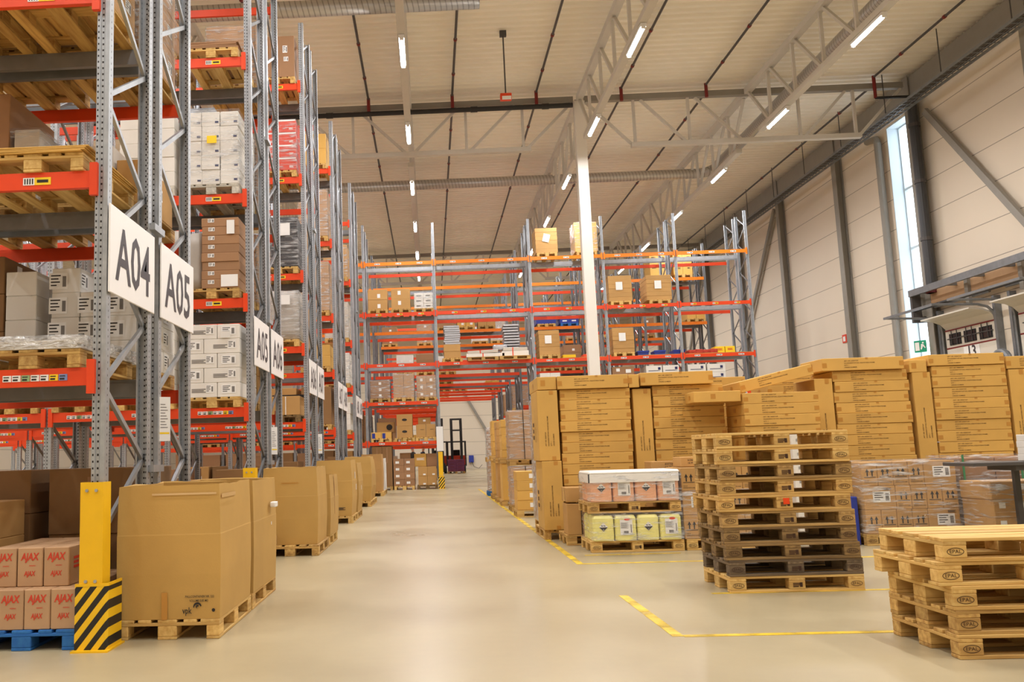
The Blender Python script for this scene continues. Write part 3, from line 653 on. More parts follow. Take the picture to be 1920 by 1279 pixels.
# painted floor lines
def line(label, x0, x1, y0, y1):
    o = ob('floor_line', MB().box(x0, x1, y0, y1, .0005, .003).mesh('floor_line', 'floory')); tag(o, label, 'floor marking'); return o
line('long yellow line beside the row of stacked goods along the aisle', 1.66, 1.74, 10.85, 34)
line('yellow cross line in front of the canister pallets', 1.74, 6.5, 10.85, 10.92)
line('faint yellow cross line under the front of the canister pallet', 1.9, 3.1, 11.72, 11.77)
line('short worn yellow line on the open floor ahead of the tall pallet stack', 1.66, 1.74, 6.65, 8.5)
line('yellow cross line running to the near pallet stack', 1.74, 6.4, 6.62, 6.69)
line('yellow line behind the near pallet stack, under the tall stack', 2.5, 6.5, 8.47, 8.53)

# ================================================================== PALLET RACKS
HP = 10.6
def post_mesh(plain=False):
    def mk():
        prof = [(-.05, -.045), (-.026, -.045), (-.018, -.034), (.006, -.034), (.014, -.045), (.05, -.045), (.05, .045), (.036, .045), (.036, -.02), (-.036, -.02), (-.036, .045), (-.05, .045)]
        return MB().prism(prof, 0, HP, 'z').mesh('post', 'galvd' if plain else 'perf')
    return cached(('post', plain), mk)
def rackname(k): return ['first', 'second', 'third', 'fourth', 'fifth', 'wide', 'seventh', 'eighth', 'ninth', 'tenth'][k]+' rack'
def frame(x, y0, y1, label, detail=2, hp=HP):
    """upright frame: two posts, zigzag bracing, feet"""
    t = thing('upright_frame', label, 'rack frame', (x, y0, 0), 0, None); D = y1-y0
    for yy, r in ((.045, 0), (D-.045, math.pi)):
        p = ob('post', post_mesh(detail == 0), t, (0, yy, 0), (0, 0, r))
        if detail: ob('foot_plate', cached('foot', lambda: MB().box(-.08, .08, -.07, .07, 0, .012).mesh('foot_plate', 'galvd')), p)
    z0, s = .79, .575; k = 0; lat = MB(); z = z0
    while z+s < hp:
        a, b = (.06, D-.06) if k % 2 == 0 else (D-.06, .06)
        m = MB().bar((.0, a, z), (.0, b, z+s), .03, .042)
        if detail >= 2: ob('brace', m.mesh('brace', 'galv'), t)
        else: lat.add(m.v, m.f)
        z += s; k += 1
    m = MB().bar((0, .06, .2), (0, D-.06, .2), .03, .04)
    if detail >= 2: ob('brace', m.mesh('brace', 'galv'), t)
    else: ob('bracing_lattice', lat.mesh('bracing_lattice', 'galvd'), t)
    return t
def beam_mesh(L, m, hgt=.135):
    return cached(('beam', round(L, 2), m, hgt), lambda: MB().prism([(-.025, -hgt), (.025, -hgt), (.025, -.03), (.012, -.03), (.012, 0), (-.025, 0)], -L/2, L/2, 'x').mesh('rack_beam', m))
def conn_mesh(m, inner=False): return cached(('conn', m), lambda: MB().box(-.03, .03, -.034, .006, -.20, .06).mesh('end_connector', m))
def strip_mesh(kind):
    def mk():
        mb = MB()
        if kind == 'multi':
            for i in range(7):
                mb.box(-.25+.072*i, -.25+.072*i+.066, -.001, .001, -.024, .024, (0, 0, 3, 0, 0, 1, 2)[i]); quad(mb, -.243+.072*i, -.205+.072*i, -.018, -.004, None, 5, -.0018); quad(mb, -.243+.072*i, -.2+.072*i, .006, .014, None, 5, -.0018)
        else:
            mb.box(-.11, -.02, -.001, .001, -.03, .03, 0); mb.box(-.02, .11, -.001, .001, -.03, .03, {'yellow': 1, 'white': 0}[kind])
            for i in range(4): quad(mb, -.10+.02*i, -.09+.02*i, -.022, .022, None, 5, -.0018)
            quad(mb, .0, .09, -.012, .012, None, 5, -.0018)
        return mb.mesh('location_label', ['paper', 'yellowbox', 'paleblue', 'palegreen', 'kraft', 'ink'])
    return cached(('strip', kind), mk)
def beam(x0, x1, y, z, label, m='orange', front=True, conn=True, labels=None, name='rack_beam', hgt=.135):
    L = x1-x0-.1; o = ob(name, beam_mesh(L, m, hgt), None, ((x0+x1)/2, y, z), (0, 0, 0 if front else math.pi)); tag(o, label, 'rack beam')
    if conn:
        for s in (-1, 1): ob('end_connector', conn_mesh(m), o, (s*(L/2+.0), -.012, 0))
    for xx in (labels or {}).items(): ob('location_label', strip_mesh(xx[1]), o, (xx[0], -.0275, -.07))
    return o
def sign(x, y, txt, label):
    o = ob('aisle_sign', MB().bbox(-.56, .56, -.008, .008, 0, .70, .004).mesh('aisle_sign', 'board'), None, (x, y, 2.64), (0, 0, math.pi/2)); tag(o, label, 'aisle sign')
    vs, fs = text_geo(txt, .62, .86, wt=.012); mb = MB()
    cz = (max(p[2] for p in vs)+min(p[2] for p in vs))/2; mb.add([(p[0], -.0105, p[2]-cz+.34) for p in vs], fs); ob('lettering', mb.mesh('lettering', 'letter'), o)
BX = [-2.5-2.86*i for i in range(5)]
LV = [2.06, 3.60, 5.12, 7.18, 9.23]
RY = [6.68, 12.40, 18.12, 23.84, 29.56]
LN = ['lowest level', 'second level', 'third level', 'fourth level', 'top level']
NB = [1, 2, 3, 4, 4]
for k, y0 in enumerate(RY):
    rn = rackname(k); A0, A1, B0, B1 = y0, y0+1.10, y0+1.32, y0+2.42
    det = 2 if k == 0 else 1
    for i in range(NB[k]+1):
        w = 'at the aisle' if i == 0 else f'{ordw(i)} in from the aisle'
        frame(BX[i], A0, A1, f'grey perforated upright frame {w}, front side of the {rn}', det if i == 0 else 1)
        frame(BX[i], B0, B1, f'grey perforated upright frame {w}, rear side of the {rn}', det if i == 0 else 1)
        if i == 0:
            for z in (1.25, 3.4, 6.3):
                o = ob('row_spacer', MB().box(-.03, .03, A1-.04, B0+.04, 0, .06).mesh('row_spacer', 'galv'), None, (BX[0]+.065, 0, z)); tag(o, f'flat steel spacer joining both frames of the {rn}, {"low" if z < 2 else "mid" if z < 5 else "high"}', 'spacer')
    sign(BX[0]+.07, y0+.55, f'A0{k+4}', f'white aisle sign A0{k+4} on the front frame of the {rn}')
    sign(BX[0]+.07, y0+1.87, f'A0{k+5}', f'white aisle sign A0{k+5} on the rear frame of the {rn}')
    for i in range(NB[k]):
        x1, x0 = BX[i], BX[i+1]; bn = '' if i == 0 else f', {ordw(i)} bay in'
        for l, z in enumerate(LV):
            lab = {(.95 if i == 0 else .9): 'multi', 0.02: 'multi', -.9: 'multi'} if l == 0 else {.93: 'yellow', .0: 'yellow', -.93: 'yellow'}
            if k == 0 and l == 1: lab = {.93: 'yellow'}
            c = True
            beam(x0, x1, A0, z, f'orange beam, front face of {rn}, {LN[l]}{bn}', 'orange', True, c, lab if k < 4 else None)
            beam(x0, x1, B1, z, f'orange beam, rear face of {rn}, {LN[l]}{bn}', 'orange', False, k < 2, None)
            if i > 1 and l > 1: continue
            if i < 2:
                beam(x0, x1, A1, z, f'grey inner beam, front half of {rn}, {LN[l]}{bn}', 'galvd', False, False, None, 'inner_beam', .15)
                beam(x0, x1, B0, z, f'grey inner beam, rear half of {rn}, {LN[l]}{bn}', 'galvd', True, False, None, 'inner_beam', .15)
# yellow guards on the first racks' feet
def guard(x, y, which, h0=.43, h1=1.22):
    g = ob('post_guard', MB().prism([(-.085, -.06), (.085, -.06), (.085, .10), (.075, .10), (.075, -.05), (-.075, -.05), (-.075, .10), (-.085, .10)], h0, h1, 'z').mesh('post_guard', 'yellow'), None, (x, y-.03, 0)); tag(g, f'plain yellow steel sleeve around the foot post of {which}', 'post guard')
    for bx in (-.035, .035):
        for bz in (h0+.05, h1-.06): ob('bolt', cached('gbolt', lambda: MB().tube([(0, 0, 0), (0, -.012, 0)], .012, 8).mesh('bolt', 'galv')), g, (bx, -.06, bz))
    return g
def corner_guard(x, y, which):
    c = thing('corner_guard', f'striped black and yellow corner guard at the foot of {which}', 'corner guard', (x, y, 0))
    ob('striped_plate', MB().prism([(-.11, -.10), (.11, -.10), (.13, -.08), (.13, .20), (.12, .20), (.12, -.075), (.105, -.09), (-.11, -.09)], 0.01, .46, 'z').mesh('striped_plate', 'hazard'), c)
    ob('foot_flange', MB().box(-.12, .15, -.15, .22, 0, .012).mesh('foot_flange', 'yellow'), c)
    ob('top_rim', MB().prism([(-.11, -.102), (.11, -.102), (.132, -.08), (.132, .20), (.12, .20), (.12, -.075), (.105, -.09), (-.11, -.09)], .455, .475, 'z').mesh('top_rim', 'yellow'), c)
guard(-2.5, RY[0]-.02, 'the first rack', .44, 1.20); corner_guard(-2.5, RY[0]-.02, 'the first rack')
guard(BX[1], RY[1]-.02, 'the second rack, second post in', .0, .9)
guard(BX[2], RY[2]-.02, 'the third rack, third post in', .0, .9)
guard(-2.5, RY[1]-.02, 'the second rack, nearest the aisle', .44, 1.22)
# paper notices on the frames
def notice(x, y, z, h, label):
    o = ob('notice_sheet', MB().box(-.055, .055, -.004, .004, 0, h).mesh('notice_sheet', 'paper'), None, (x, y, z), (0, 0, rad(40))); tag(o, label, 'notice')
    mb = MB()
    for i in range(9): quad(mb, -.04, .03-.012*(i % 3), h*(.3+.065*i), h*(.3+.065*i)+.007, None, 0, -.0055)
    quad(mb, -.045, .045, h*.16, h*.2, None, 1, -.0055); ob('print', mb.mesh('print', ['tapeblk', 'yellowbox']), o)
notice(BX[0]+.085, RY[0]+1.40, 1.52, .40, 'tall white notice with yellow stripe on the first rack')
notice(BX[0]+.085, RY[1]+1.40, 1.40, .42, 'tall white notice with yellow stripe on the second rack')
notice(BX[0]+.085, RY[2]+1.40, 1.42, .42, 'tall white notice hung on the third rack')

# wide rack across the hall and the ones behind it
WXS = [-5.36, -2.5, .337, 4.16, 7.07, 9.93, 12.75]
WL = [1.86, 3.42, 4.93, 6.97, 9.03]
WRY = [35.3, 40.9, 46.5, 52.1, 57.7]
BN = ['hidden bay', 'bay before opening', 'opening bay', 'bay past opening', 'fifth bay', 'end bay']
for k, y0 in enumerate(WRY):
    rn = rackname(k+5); A0, A1, B0, B1 = y0, y0+1.10, y0+1.32, y0+2.42
    for i, x in enumerate(WXS):
        if k > 1 and i == 0: continue
        if k > 2 and i > 5: continue
        w = ['hidden side', 'first post line', 'near edge of the opening', 'far edge of the opening', 'fourth post line', 'fifth post line', 'end by the window wall'][i]
        frame(x, A0, A1, f'grey upright frame, front of the {rn}, {w}', 1 if k == 0 else 0)
        frame(x, B0, B1, f'grey upright frame, rear of the {rn}, {w}', 1 if k == 0 else 0)
    for i in range(6):
        if k > 1 and i == 0: continue
        if k > 2 and i > 3: continue
        for l, z in enumerate(WL):
            if i == 2 and l < 2: continue
            if k > 3 and l > 2: continue
            x0, x1 = WXS[i], WXS[i+1]; top = l in (4,) ; m = 'orange_lit' if (l == 4 or (l == 3 and k > 0)) and k < 3 else 'orange'
            w = x1-x0; lab = {-w*.3: 'white' if l != 3 else 'yellow', 0: 'white' if l != 3 else 'yellow', w*.3: 'white' if l != 3 else 'yellow'} if k == 0 else None
            beam(x0, x1, A0, z, f'orange beam, front of {rn}, {LN[l]}, {BN[i]}', m, True, k == 0, lab)
            if k < 3 or i in (1, 2): beam(x0, x1, B1, z, f'orange beam, rear of {rn}, {LN[l]}, {BN[i]}', 'orange', False, False)
            if k < 1: 
                beam(x0, x1, A1, z, f'grey inner beam, front half of {rn}, {LN[l]}, {BN[i]}', 'galv', False, False, None, 'inner_beam', .15)
                beam(x0, x1, B0, z, f'grey inner beam, rear half of {rn}, {LN[l]}, {BN[i]}', 'galv', True, False, None, 'inner_beam', .15)
            elif k < 3 and l > 1: beam(x0, x1, A1, z, f'grey inner beam, front half of {rn}, {LN[l]}, {BN[i]}', 'galvd', False, False, None, 'inner_beam', .15)
for k in (0, 1):
    for i, x in enumerate((-8.22, -11.08)):
        frame(x, WRY[k], WRY[k]+1.1, f'grey upright frame, front of the {rackname(k+5)}, far {"inner" if i == 0 else "outer"} side behind the left racks', 0); frame(x, WRY[k]+1.32, WRY[k]+2.42, f'grey upright frame, rear of the {rackname(k+5)}, far {"inner" if i == 0 else "outer"} side behind the left racks', 0)
        for l in (0, 1):
            beam(x, (-5.36, -8.22)[i], WRY[k], WL[l], f'orange beam, front of {rackname(k+5)}, {LN[l]}, {"inner" if i == 0 else "outer"} hidden bay', 'orange', True, False); beam(x, (-5.36, -8.22)[i], WRY[k]+2.42, WL[l], f'orange beam, rear of {rackname(k+5)}, {LN[l]}, {"inner" if i == 0 else "outer"} hidden bay', 'orange', False, False)
guard(.337, 35.26, 'the wide rack at the aisle opening', .47, 1.42); corner_guard(.337, 35.24, 'the wide rack by the opening')
guard(4.16, WRY[4]-.02, 'the last rack beyond the aisle opening', .0, 1.2)
ob_ = ob('notice_sheet', MB().box(-.13, .13, -.004, .004, 0, .95).mesh('notice_sheet', 'paper'), None, (.337, 35.2, 1.45)); tag(ob_, 'tall white notice above the yellow guard at the aisle opening', 'notice')

# ================================================================== GOODS ON THE LEFT RACKS
LVN = ['floor', 'lowest level', 'second level', 'third level', 'fourth level', 'top level']
def slot(k, half, j):
    return BX[0]-.53-.93*(j % 3)-2.86*(j//3), RY[k]+(.55 if half == 'A' else 1.87)
def zl(l): return 0.001 if l == 0 else LV[l-1]+.001
def wh(k, half, l, j=0):
    return ('rear ' if half == 'B' else '')+LVN[l]+', '+rackname(k)+('' if j == 0 else ', '+ordw(j)+' place')
def lpal(k, half, l, j, what, w='w_mid', full=None, stamps=False):
    x, y = slot(k, half, j); full = (k < 2 and j == 0) if full is None else full
    f = pallet if full else pallet_far
    lab = f'wooden pallet under the {what}, {wh(k, half, l, j)}'
    if full: f(lab, (x, y, zl(l)), math.pi/2, w, stamps)
    else: f(lab, (x, y, zl(l)), math.pi/2, w)
    return x-.4, x+.4, y-.6, y+.6, zl(l)+.145
# --- first rack, floor: blue pallet with small cartons
x0, x1, y0, y1, z = lpal(0, 'A', 0, 0, 'red lettered cartons', 'w_blue', True)
o = bpy.data.objects[[n for n in bpy.data.objects.keys() if n.startswith('pallet')][-1]]
def ajax(w, d, h):
    vs = [('text', 'AJAX', 0, h*.74, .075, w*.72, 'redink'), ('text', 'AJAX', .0, h*.32, .05, w*.45, 'redink'), ('print', 'F', 0.02, h*.54, .05, .008, 'redink'), ('print', 'R', .0, h*.6, d*.4, .1, 'redink'), ('blank', 'R', d*.28, h*.2, .06, .07, 'tapeblk')]
    return tuple((v[0], 'F')+v[1:] if v[0] == 'text' else v for v in vs)
AW = .198
for kk in range(2):
    for jj in range(4 if kk == 0 else 3):
        for ii in range(4 if kk == 0 else 3):
            xx = x0+.01+AW*(ii+.5) if kk == 0 else x0+.14+AW*1.02*(ii+.5)-.06
            yy = y0+.16+.29*jj if kk == 0 else y0+.30+.29*jj
            p = ('first', 'second', 'third', 'fourth')[ii]+' from the left, '+('front row', 'second row', 'third row', 'back row')[jj]
            carton('carton', f'tan red lettered carton, {"bottom" if kk == 0 else "upper"} layer, {p}, blue pallet', 'carton', (xx, yy, z+.288*kk), (AW-.006, .285, .287), 'pinkish', ajax(AW, .285, .287), group='red lettered cartons on the blue pallet')
x0, x1, y0, y1, z = lpal(0, 'A', 0, 1, 'tan cartons with small marks', 'w_mid', True)
stack('tan carton with small marks', wh(0, 'A', 0, 1), x0, x1, y0, y1, z, z+.9, 1, 2, 3, 'kraft2', (('print', 'F', .1, .2, .12, .06),))
x0, x1, y0, y1, z = lpal(0, 'B', 0, 0, 'dark brown open cartons', 'w_mid', True)
stack('large dark brown carton', wh(0, 'B', 0, 0), x0+.02, x1-.02, y0, y1, z, z+1.15, 1, 1, 2, 'darkbrown', (('tape', 'F', 0, .03, .1, .5, 'brown'),))
x0, x1, y0, y1, z = lpal(0, 'B', 0, 1, 'dark brown cartons', 'w_mid')
stack('dark brown carton', wh(0, 'B', 0, 1), x0+.05, x1-.02, y0, y1, z, z+1.15, 1, 1, 3, 'darkbrown')
# level 1: wrapped flat sheets in front, white cartons behind
x0, x1, y0, y1, z = lpal(0, 'A', 1, 0, 'film wrapped sheets', 'w_mid', True)
for i in range(4):
    o = ob('board_sheet', MB().bbox(-.42, .40, -.6, .58, 0, .016, .003).mesh('board_sheet', 'offwhite'), None, ((x0+x1)/2+random.uniform(-.015, .015), (y0+y1)/2, z+.017*i), (0, 0, random.uniform(-.02, .02))); tag(o, f'pale flat board sheet, {ordw(i)} from below, under film on the first rack', 'board', 'pale board sheets on the first rack')
wrap('crumpled clear film over the pale sheets, lowest level of the first rack', x0-.03, x1+.02, y0-.02, y1, z, z+.09, 'filmw')
x0, x1, y0, y1, z = lpal(0, 'A', 1, 1, 'film wrapped sheets', 'w_mid', True)
wrap('milky film heap, lowest level of the first rack, second place in', x0, x1, y0-.02, y1, z, z+.16, 'filmw')
o = ob('board_sheet', MB().bbox(-.4, .4, -.6, .6, 0, .12, .004).mesh('board_sheet', 'offwhite'), None, ((x0+x1)/2, (y0+y1)/2, z)); tag(o, 'thick pale board under the milky film heap', 'board')
WD = (('label', 'F', -.07, .11, .17, .15), ('label', 'R', -.1, .12, .16, .14))
x0, x1, y0, y1, z = lpal(0, 'B', 1, 0, 'white cartons', 'w_mid', True)
stack('white carton with black label', wh(0, 'B', 1), x0, x1, y0, y1, z, z+.92, 3, 3, 4, 'white', WD, skip=lambda i, j, k: (k == 3 and i > 0) or (j == 1 and i < 2))
x0, x1, y0, y1, z = lpal(0, 'B', 1, 1, 'brown and white cartons', 'w_mid')
stack('dark brown carton', wh(0, 'B', 1, 1), x0, x1-.3, y0, y1, z, z+1.05, 1, 1, 3, 'darkbrown', (('blank', 'R', -.3, .28, .1, .06),))
stack('white carton', wh(0, 'B', 1, 1), x1-.29, x1, y0, y0+.9, z, z+.9, 1, 3, 4, 'white')
# level 2: flat sheets with a tall carton behind
x0, x1, y0, y1, z = lpal(0, 'A', 2, 0, 'loose plywood sheets', 'w_new', True)
for i in range(4):
    o = ob('board_sheet', MB().bbox(-.44, .42, -.62, .60, 0, .011, .002).mesh('board_sheet', 'kraft'), None, ((x0+x1)/2-.01+.012*i, (y0+y1)/2, z+.013*i), (0, 0, random.uniform(-.03, .03))); tag(o, f'thin tan board sheet, {ordw(i)} from below, second level of the first rack', 'board', 'tan board sheets on the first rack')
x0, x1, y0, y1, z = lpal(0, 'A', 2, 1, 'tan board pile', 'w_new', True)
o = ob('board_sheet', MB().bbox(-.42, .42, -.6, .6, 0, .06, .004).mesh('board_sheet', 'kraft'), None, ((x0+x1)/2, (y0+y1)/2, z)); tag(o, 'pile of tan board, second level of the first rack, second place in', 'board')
x0, x1, y0, y1, z = lpal(0, 'B', 2, 0, 'grey carton and open box', 'w_mid', True)
carton('carton', 'grey carton with white label beside the post, rear second level of the first rack', 'carton', (x0+.28, y0+.5, z), (.52, .9, .55), 'offwhite', (('label', 'F', .1, .3, .12, .1), ('label', 'R', 0, .2, .14, .1)))
carton('carton', 'tan open carton behind the first post, rear second level of the first rack', 'carton', (x1-.12, y0+.6, z), (.24, 1.0, .42), 'kraft2', (('label', 'R', .1, .24, .09, .12),))
x0, x1, y0, y1, z = lpal(0, 'B', 2, 1, 'tall brown carton', 'w_mid', True)
carton('carton', 'tall plain brown carton, rear second level of the first rack', 'carton', (x0+.25, y0+.5, z), (.5, 1.0, 1.08), 'brown')
carton('carton', 'pale film wrapped carton beside the tall brown one on the first rack', 'carton', (x1-.13, y0+.55, z), (.24, 1.1, .72), 'offwhite', (('label', 'F', 0, .5, .1, .1),))
wrap('clear film around the pale carton, rear second level of the first rack', x1-.27, x1, y0, y0+1.1, z, z+.72)
# level 3 and 4: pallets seen from below
for half in 'AB':
    for j in (0, 1):
        x0, x1, y0, y1, z = lpal(0, half, 3, j, 'wrapped cartons', 'w_mid', True)
        stack('pale brown carton' if (j+(half == 'B')) % 2 else 'tan carton', wh(0, half, 3, j), x0, x1, y0, y1, z, z+1.2, 1, 2, 3, 'pinkish' if (j+(half == 'B')) % 2 else 'kraft2', (('label', 'R', .1, .2, .15, .12),))
        wrap(f'clear film around the cartons, {wh(0, half, 3, j)}', x0, x1, y0, y1, z, z+1.2)
for half in 'AB':
    x0, x1, y0, y1, z = lpal(0, half, 4, 0, 'tall wrapped load', 'w_mid', True)
    carton('carton', f'tall tan carton high up, {wh(0, half, 4)}', 'carton', ((x0+x1)/2, (y0+y1)/2, z), (.78, 1.15, 1.1), 'kraft2')

# --- second rack
x0, x1, y0, y1, z = lpal(1, 'A', 1, 0, 'white interleaved cartons', 'w_new', True)
h = .205
for k in range(5):
    splits = [(0, .60), (.60, 1.0)] if k % 2 == 0 else [(0, .36), (.36, 1.0)]
    for i, (a, b) in enumerate(splits):
        for j in range(2):
            w = (b-a)*.8
            dec = (('print', 'F', -.02, .1, .2, .06, 'tapeblk'), ('label', 'F', w*.28, .12, .11, .11)) if w > .4 else (('label', 'F', 0, .11, .2, .12),)
            carton('carton', f'white carton, {lay(k, 5)} {colw(i, 2)} {"front" if j == 0 else "back"}, lowest level of the second rack', 'carton', (x0+.8*(a+b)/2, y0+.3+.6*j, z+h*k), (w-.008, .59, h-.002), 'white', dec, group='white interleaved cartons on the second rack')
o = ob('delivery_note', MB().box(-.07, .07, -.004, .004, 0, .09).mesh('delivery_note', 'paper'), None, (x1-.2, y0-.012, z+.83), (0.1, 0, 0)); tag(o, 'small white note on the top white carton of the second rack', 'note')
x0, x1, y0, y1, z = lpal(1, 'A', 1, 1, 'white interleaved cartons', 'w_new')
stack('white carton', wh(1, 'A', 1, 1), x0, x1, y0, y1, z, z+1.03, 1, 2, 5, 'white', (('label', 'F', .2, .1, .2, .12),))
BD = (('label', 'F', -.13, .09, .09, .055),)
x0, x1, y0, y1, z = lpal(1, 'A', 2, 0, 'brown labelled cartons', 'w_mid', True)
stack('brown carton with white label', wh(1, 'A', 2), x0+.26, x1, y0, y1, z, z+1.02, 1, 2, 8, 'brown', BD)
o = ob('delivery_note', MB().box(-.12, .12, -.004, .004, 0, .17).mesh('delivery_note', 'paper'), None, (x1-.14, y0-.004, z+.02)); tag(o, 'large white note low on the brown labelled cartons of the second rack', 'note')
o = ob('delivery_note', MB().box(-.055, .055, -.004, .004, 0, .2).mesh('delivery_note', 'paper'), None, (x1-.12, y0-.004, z+.78)); tag(o, 'white note high on the brown labelled cartons of the second rack', 'note')
def sack(name, label, cat, loc, w, d, h, m, seed=0, rz=0):
    """soft bulging block"""
    import bmesh
    rr = random.Random(seed); bm = bmesh.new(); bmesh.ops.create_cube(bm, size=1); bmesh.ops.subdivide_edges(bm, edges=bm.edges[:], cuts=4, use_grid_fill=True)
    for v in bm.verts:
        c = v.co; r = 1+.06*(1-max(abs(c.x), abs(c.y))*2)+rr.uniform(-.025, .025)
        ed = sum(1 for q in c if abs(q) > .49); sh = .93 if ed == 3 else .97 if ed == 2 else 1
        v.co = Vector((c.x*w*r*sh, c.y*d*r*sh, (c.z+.5)*h*(1+rr.uniform(-.015, .015)*(c.z > 0))))
    me = bpy.data.meshes.new(name); bm.to_mesh(me); bm.free(); me.materials.append(M[m])
    for p in me.polygons: p.use_smooth = True
    o = ob(name, me, None, loc, (0, 0, rz)); return tag(o, label, cat)
sack('wrapped_bundle', 'grey wrapped bundle left of the brown labelled cartons, second rack', 'bundle', (x0+.12, y0+.55, z), .27, 1.0, .82, 'greybag', 3)
sack('wrapped_bundle', 'grey wrapped bundle further in, second level of the second rack', 'bundle', (x0-.3, y0+.55, z), .5, 1.0, .88, 'greybag', 4)
lpal(1, 'A', 2, 1, 'grey wrapped bundle', 'w_mid')
x0, x1, y0, y1, z = lpal(1, 'A', 3, 0, 'white paper packs', 'w_white', True)
stack('white paper pack', wh(1, 'A', 3), x0, x1, y0, y1, z, z+1.08, 3, 3, 5, 'white', (('blank', 'F', .09, .06, .05, .03, 'navyink'),), name='paper_pack', cat='paper pack', skip=lambda i, j, k: j == 1 and i < 2 and k < 4)
wrap('glossy clear film around the white paper packs, third level of the second rack', x0, x1, y0, y1, z, z+1.1, 'film')
o = ob('delivery_note', MB().box(-.07, .07, -.004, .004, 0, .11).mesh('delivery_note', ['yellowbox']), None, (x0+.42, y0-.03, z+.6)); tag(o, 'yellow note stuck on the wrapped paper packs of the second rack', 'note')
x0, x1, y0, y1, z = lpal(1, 'A', 3, 1, 'white paper packs', 'w_white')
stack('white paper pack', wh(1, 'A', 3, 1), x0, x1, y0, y1, z, z+1.08, 1, 2, 5, 'white', name='paper_pack', cat='paper pack')
x0, x1, y0, y1, z = lpal(1, 'A', 4, 0, 'flat brown sheets', 'w_new', True)
for i in range(4):
    o = ob('board_sheet', MB().bbox(-.42, .38, -.6, .58, 0, .022, .003).mesh('board_sheet', 'brown'), None, ((x0+x1)/2+random.uniform(-.02, .02), (y0+y1)/2, z+.024*i), (0, 0, random.uniform(-.02, .02))); tag(o, f'flat brown cardboard sheet, {ordw(i)} from below, fourth level of the second rack', 'board', 'brown sheets on the second rack')
x0, x1, y0, y1, z = lpal(1, 'B', 4, 0, 'pale wrapped carton', 'w_mid', True)
carton('carton', 'pale brown wrapped carton high up, rear fourth level of the second rack', 'carton', ((x0+x1)/2, (y0+y1)/2, z), (.8, 1.15, 1.0), 'pinkish'); wrap('clear film around the pale carton, rear fourth level of the second rack', x0, x1, y0+.02, y1, z, z+1.0)
x0, x1, y0, y1, z = lpal(1, 'A', 4, 1, 'brown cartons', 'w_mid', True)
stack('brown carton', wh(1, 'A', 4, 1), x0, x1, y0, y1, z, z+.5, 1, 2, 2, 'brown')
for l, m, nz, hh, d_ in ((1, 'kraft2', 2, .8, 'tan carton'), (2, 'pinkish', 3, 1.1, 'pale brown carton'), (3, 'brown', 4, 1.0, 'brown carton')):
    x0, x1, y0, y1, z = lpal(1, 'B', l, 0, d_+'s', 'w_mid', True); stack(d_, wh(1, 'B', l), x0, x1, y0, y1, z, z+hh, 2, 2, nz, m, (('label', 'F', 0, .12, .12, .09),))
    if l > 1: wrap(f'clear film around the cartons, {wh(1, "B", l)}', x0, x1, y0, y1, z, z+hh)
for j in range(4):
    if j == 3:
        continue
    x0, x1, y0, y1, z = lpal(1, 'A', 0, j, 'tan cartons', 'w_mid', False)
    stack('tan carton', wh(1, 'A', 0, j), x0, x1, y0, y1, z, z+(.92, .8, 1.0)[j], 2, 2, 3, 'kraft2', (('blank', 'F', .0, .2, .14, .06),))
x0, x1, y0, y1, z = lpal(1, 'A', 1, 2, 'plain cartons', 'w_mid', False); stack('tan carton', wh(1, 'A', 1, 2), x0, x1, y0, y1, z, z+.6, 1, 1, 2, 'kraft2')

# --- third to fifth racks: what shows beside the posts
def rload(k, half, l, desc, m, nx, ny, nz, h, decor=(), film_=None, w='w_mid', j=0, inset=0, mats=None, name='carton'):
    x0, x1, y0, y1, z = lpal(k, half, l, j, desc+'s' if not desc.endswith('s') else desc, w)
    stack(desc, wh(k, half, l, j), x0+inset, x1, y0, y1, z, z+h, nx, ny, nz, m, decor, mats=mats, name=name)
    if film_: wrap(f'clear film around the {desc}s, {wh(k, half, l, j)}', x0+inset, x1, y0, y1, z, z+h, film_)
rload(2, 'A', 5, 'brown carton with white notes', 'brown', 1, 1, 1, .92, (('label', 'F', .2, .62, .1, .16), ('label', 'F', .22, .4, .1, .1)))
rload(2, 'A', 4, 'red carton with white straps', 'redbox', 2, 2, 4, 1.1, (('blank', 'F', 0, .255, .39, .035), ('print', 'F', .1, .08, .09, .05, 'paper')), 'film')
rload(2, 'A', 3, 'black crate under film', 'blackbox', 1, 2, 5, 1.05, (('print', 'F', .2, .1, .3, .03, 'tapeblk'),), 'film', 'w_new', name='crate')
o = ob('delivery_note', MB().box(-.1, .1, -.004, .004, 0, .26).mesh('delivery_note', 'paper'), None, (-2.88, RY[2]-.075, LV[2]+.8)); tag(o, 'white notes on the wrapped black crates of the third rack', 'note')
x0, x1, y0, y1, z = lpal(2, 'A', 2, 0, 'grey wrapped bale', 'w_new'); sack('wrapped_bale', 'pale grey wrapped bale, second level of the third rack', 'bale', (-3.0, (y0+y1)/2, z), .76, 1.1, 1.02, 'greybag', 9); wrap('clear film around the pale grey bale of the third rack', x0, x1, y0, y1, z, z+1.0)
o = ob('delivery_note', MB().box(-.1, .1, -.004, .004, 0, .2).mesh('delivery_note', 'paper'), None, (-2.9, y0-.03, z+.72)); tag(o, 'white note on the pale grey bale of the third rack', 'note')
rload(2, 'A', 1, 'strapped tan carton', 'kraft2', 1, 1, 1, .38, (('tape', 'F', 0, .008, 0, .37, 'paper'),), None, 'w_old', inset=.22)
rload(2, 'B', 1, 'black carton', 'blackbox', 1, 1, 2, .5, (('print', 'F', -.1, .15, .2, .03, 'tapeblk'),))
rload(2, 'B', 2, 'pinkish carton', 'pinkish', 1, 1, 3, .9); rload(2, 'B', 3, 'tan carton', 'kraft2', 1, 1, 3, 1.0, (), 'film')
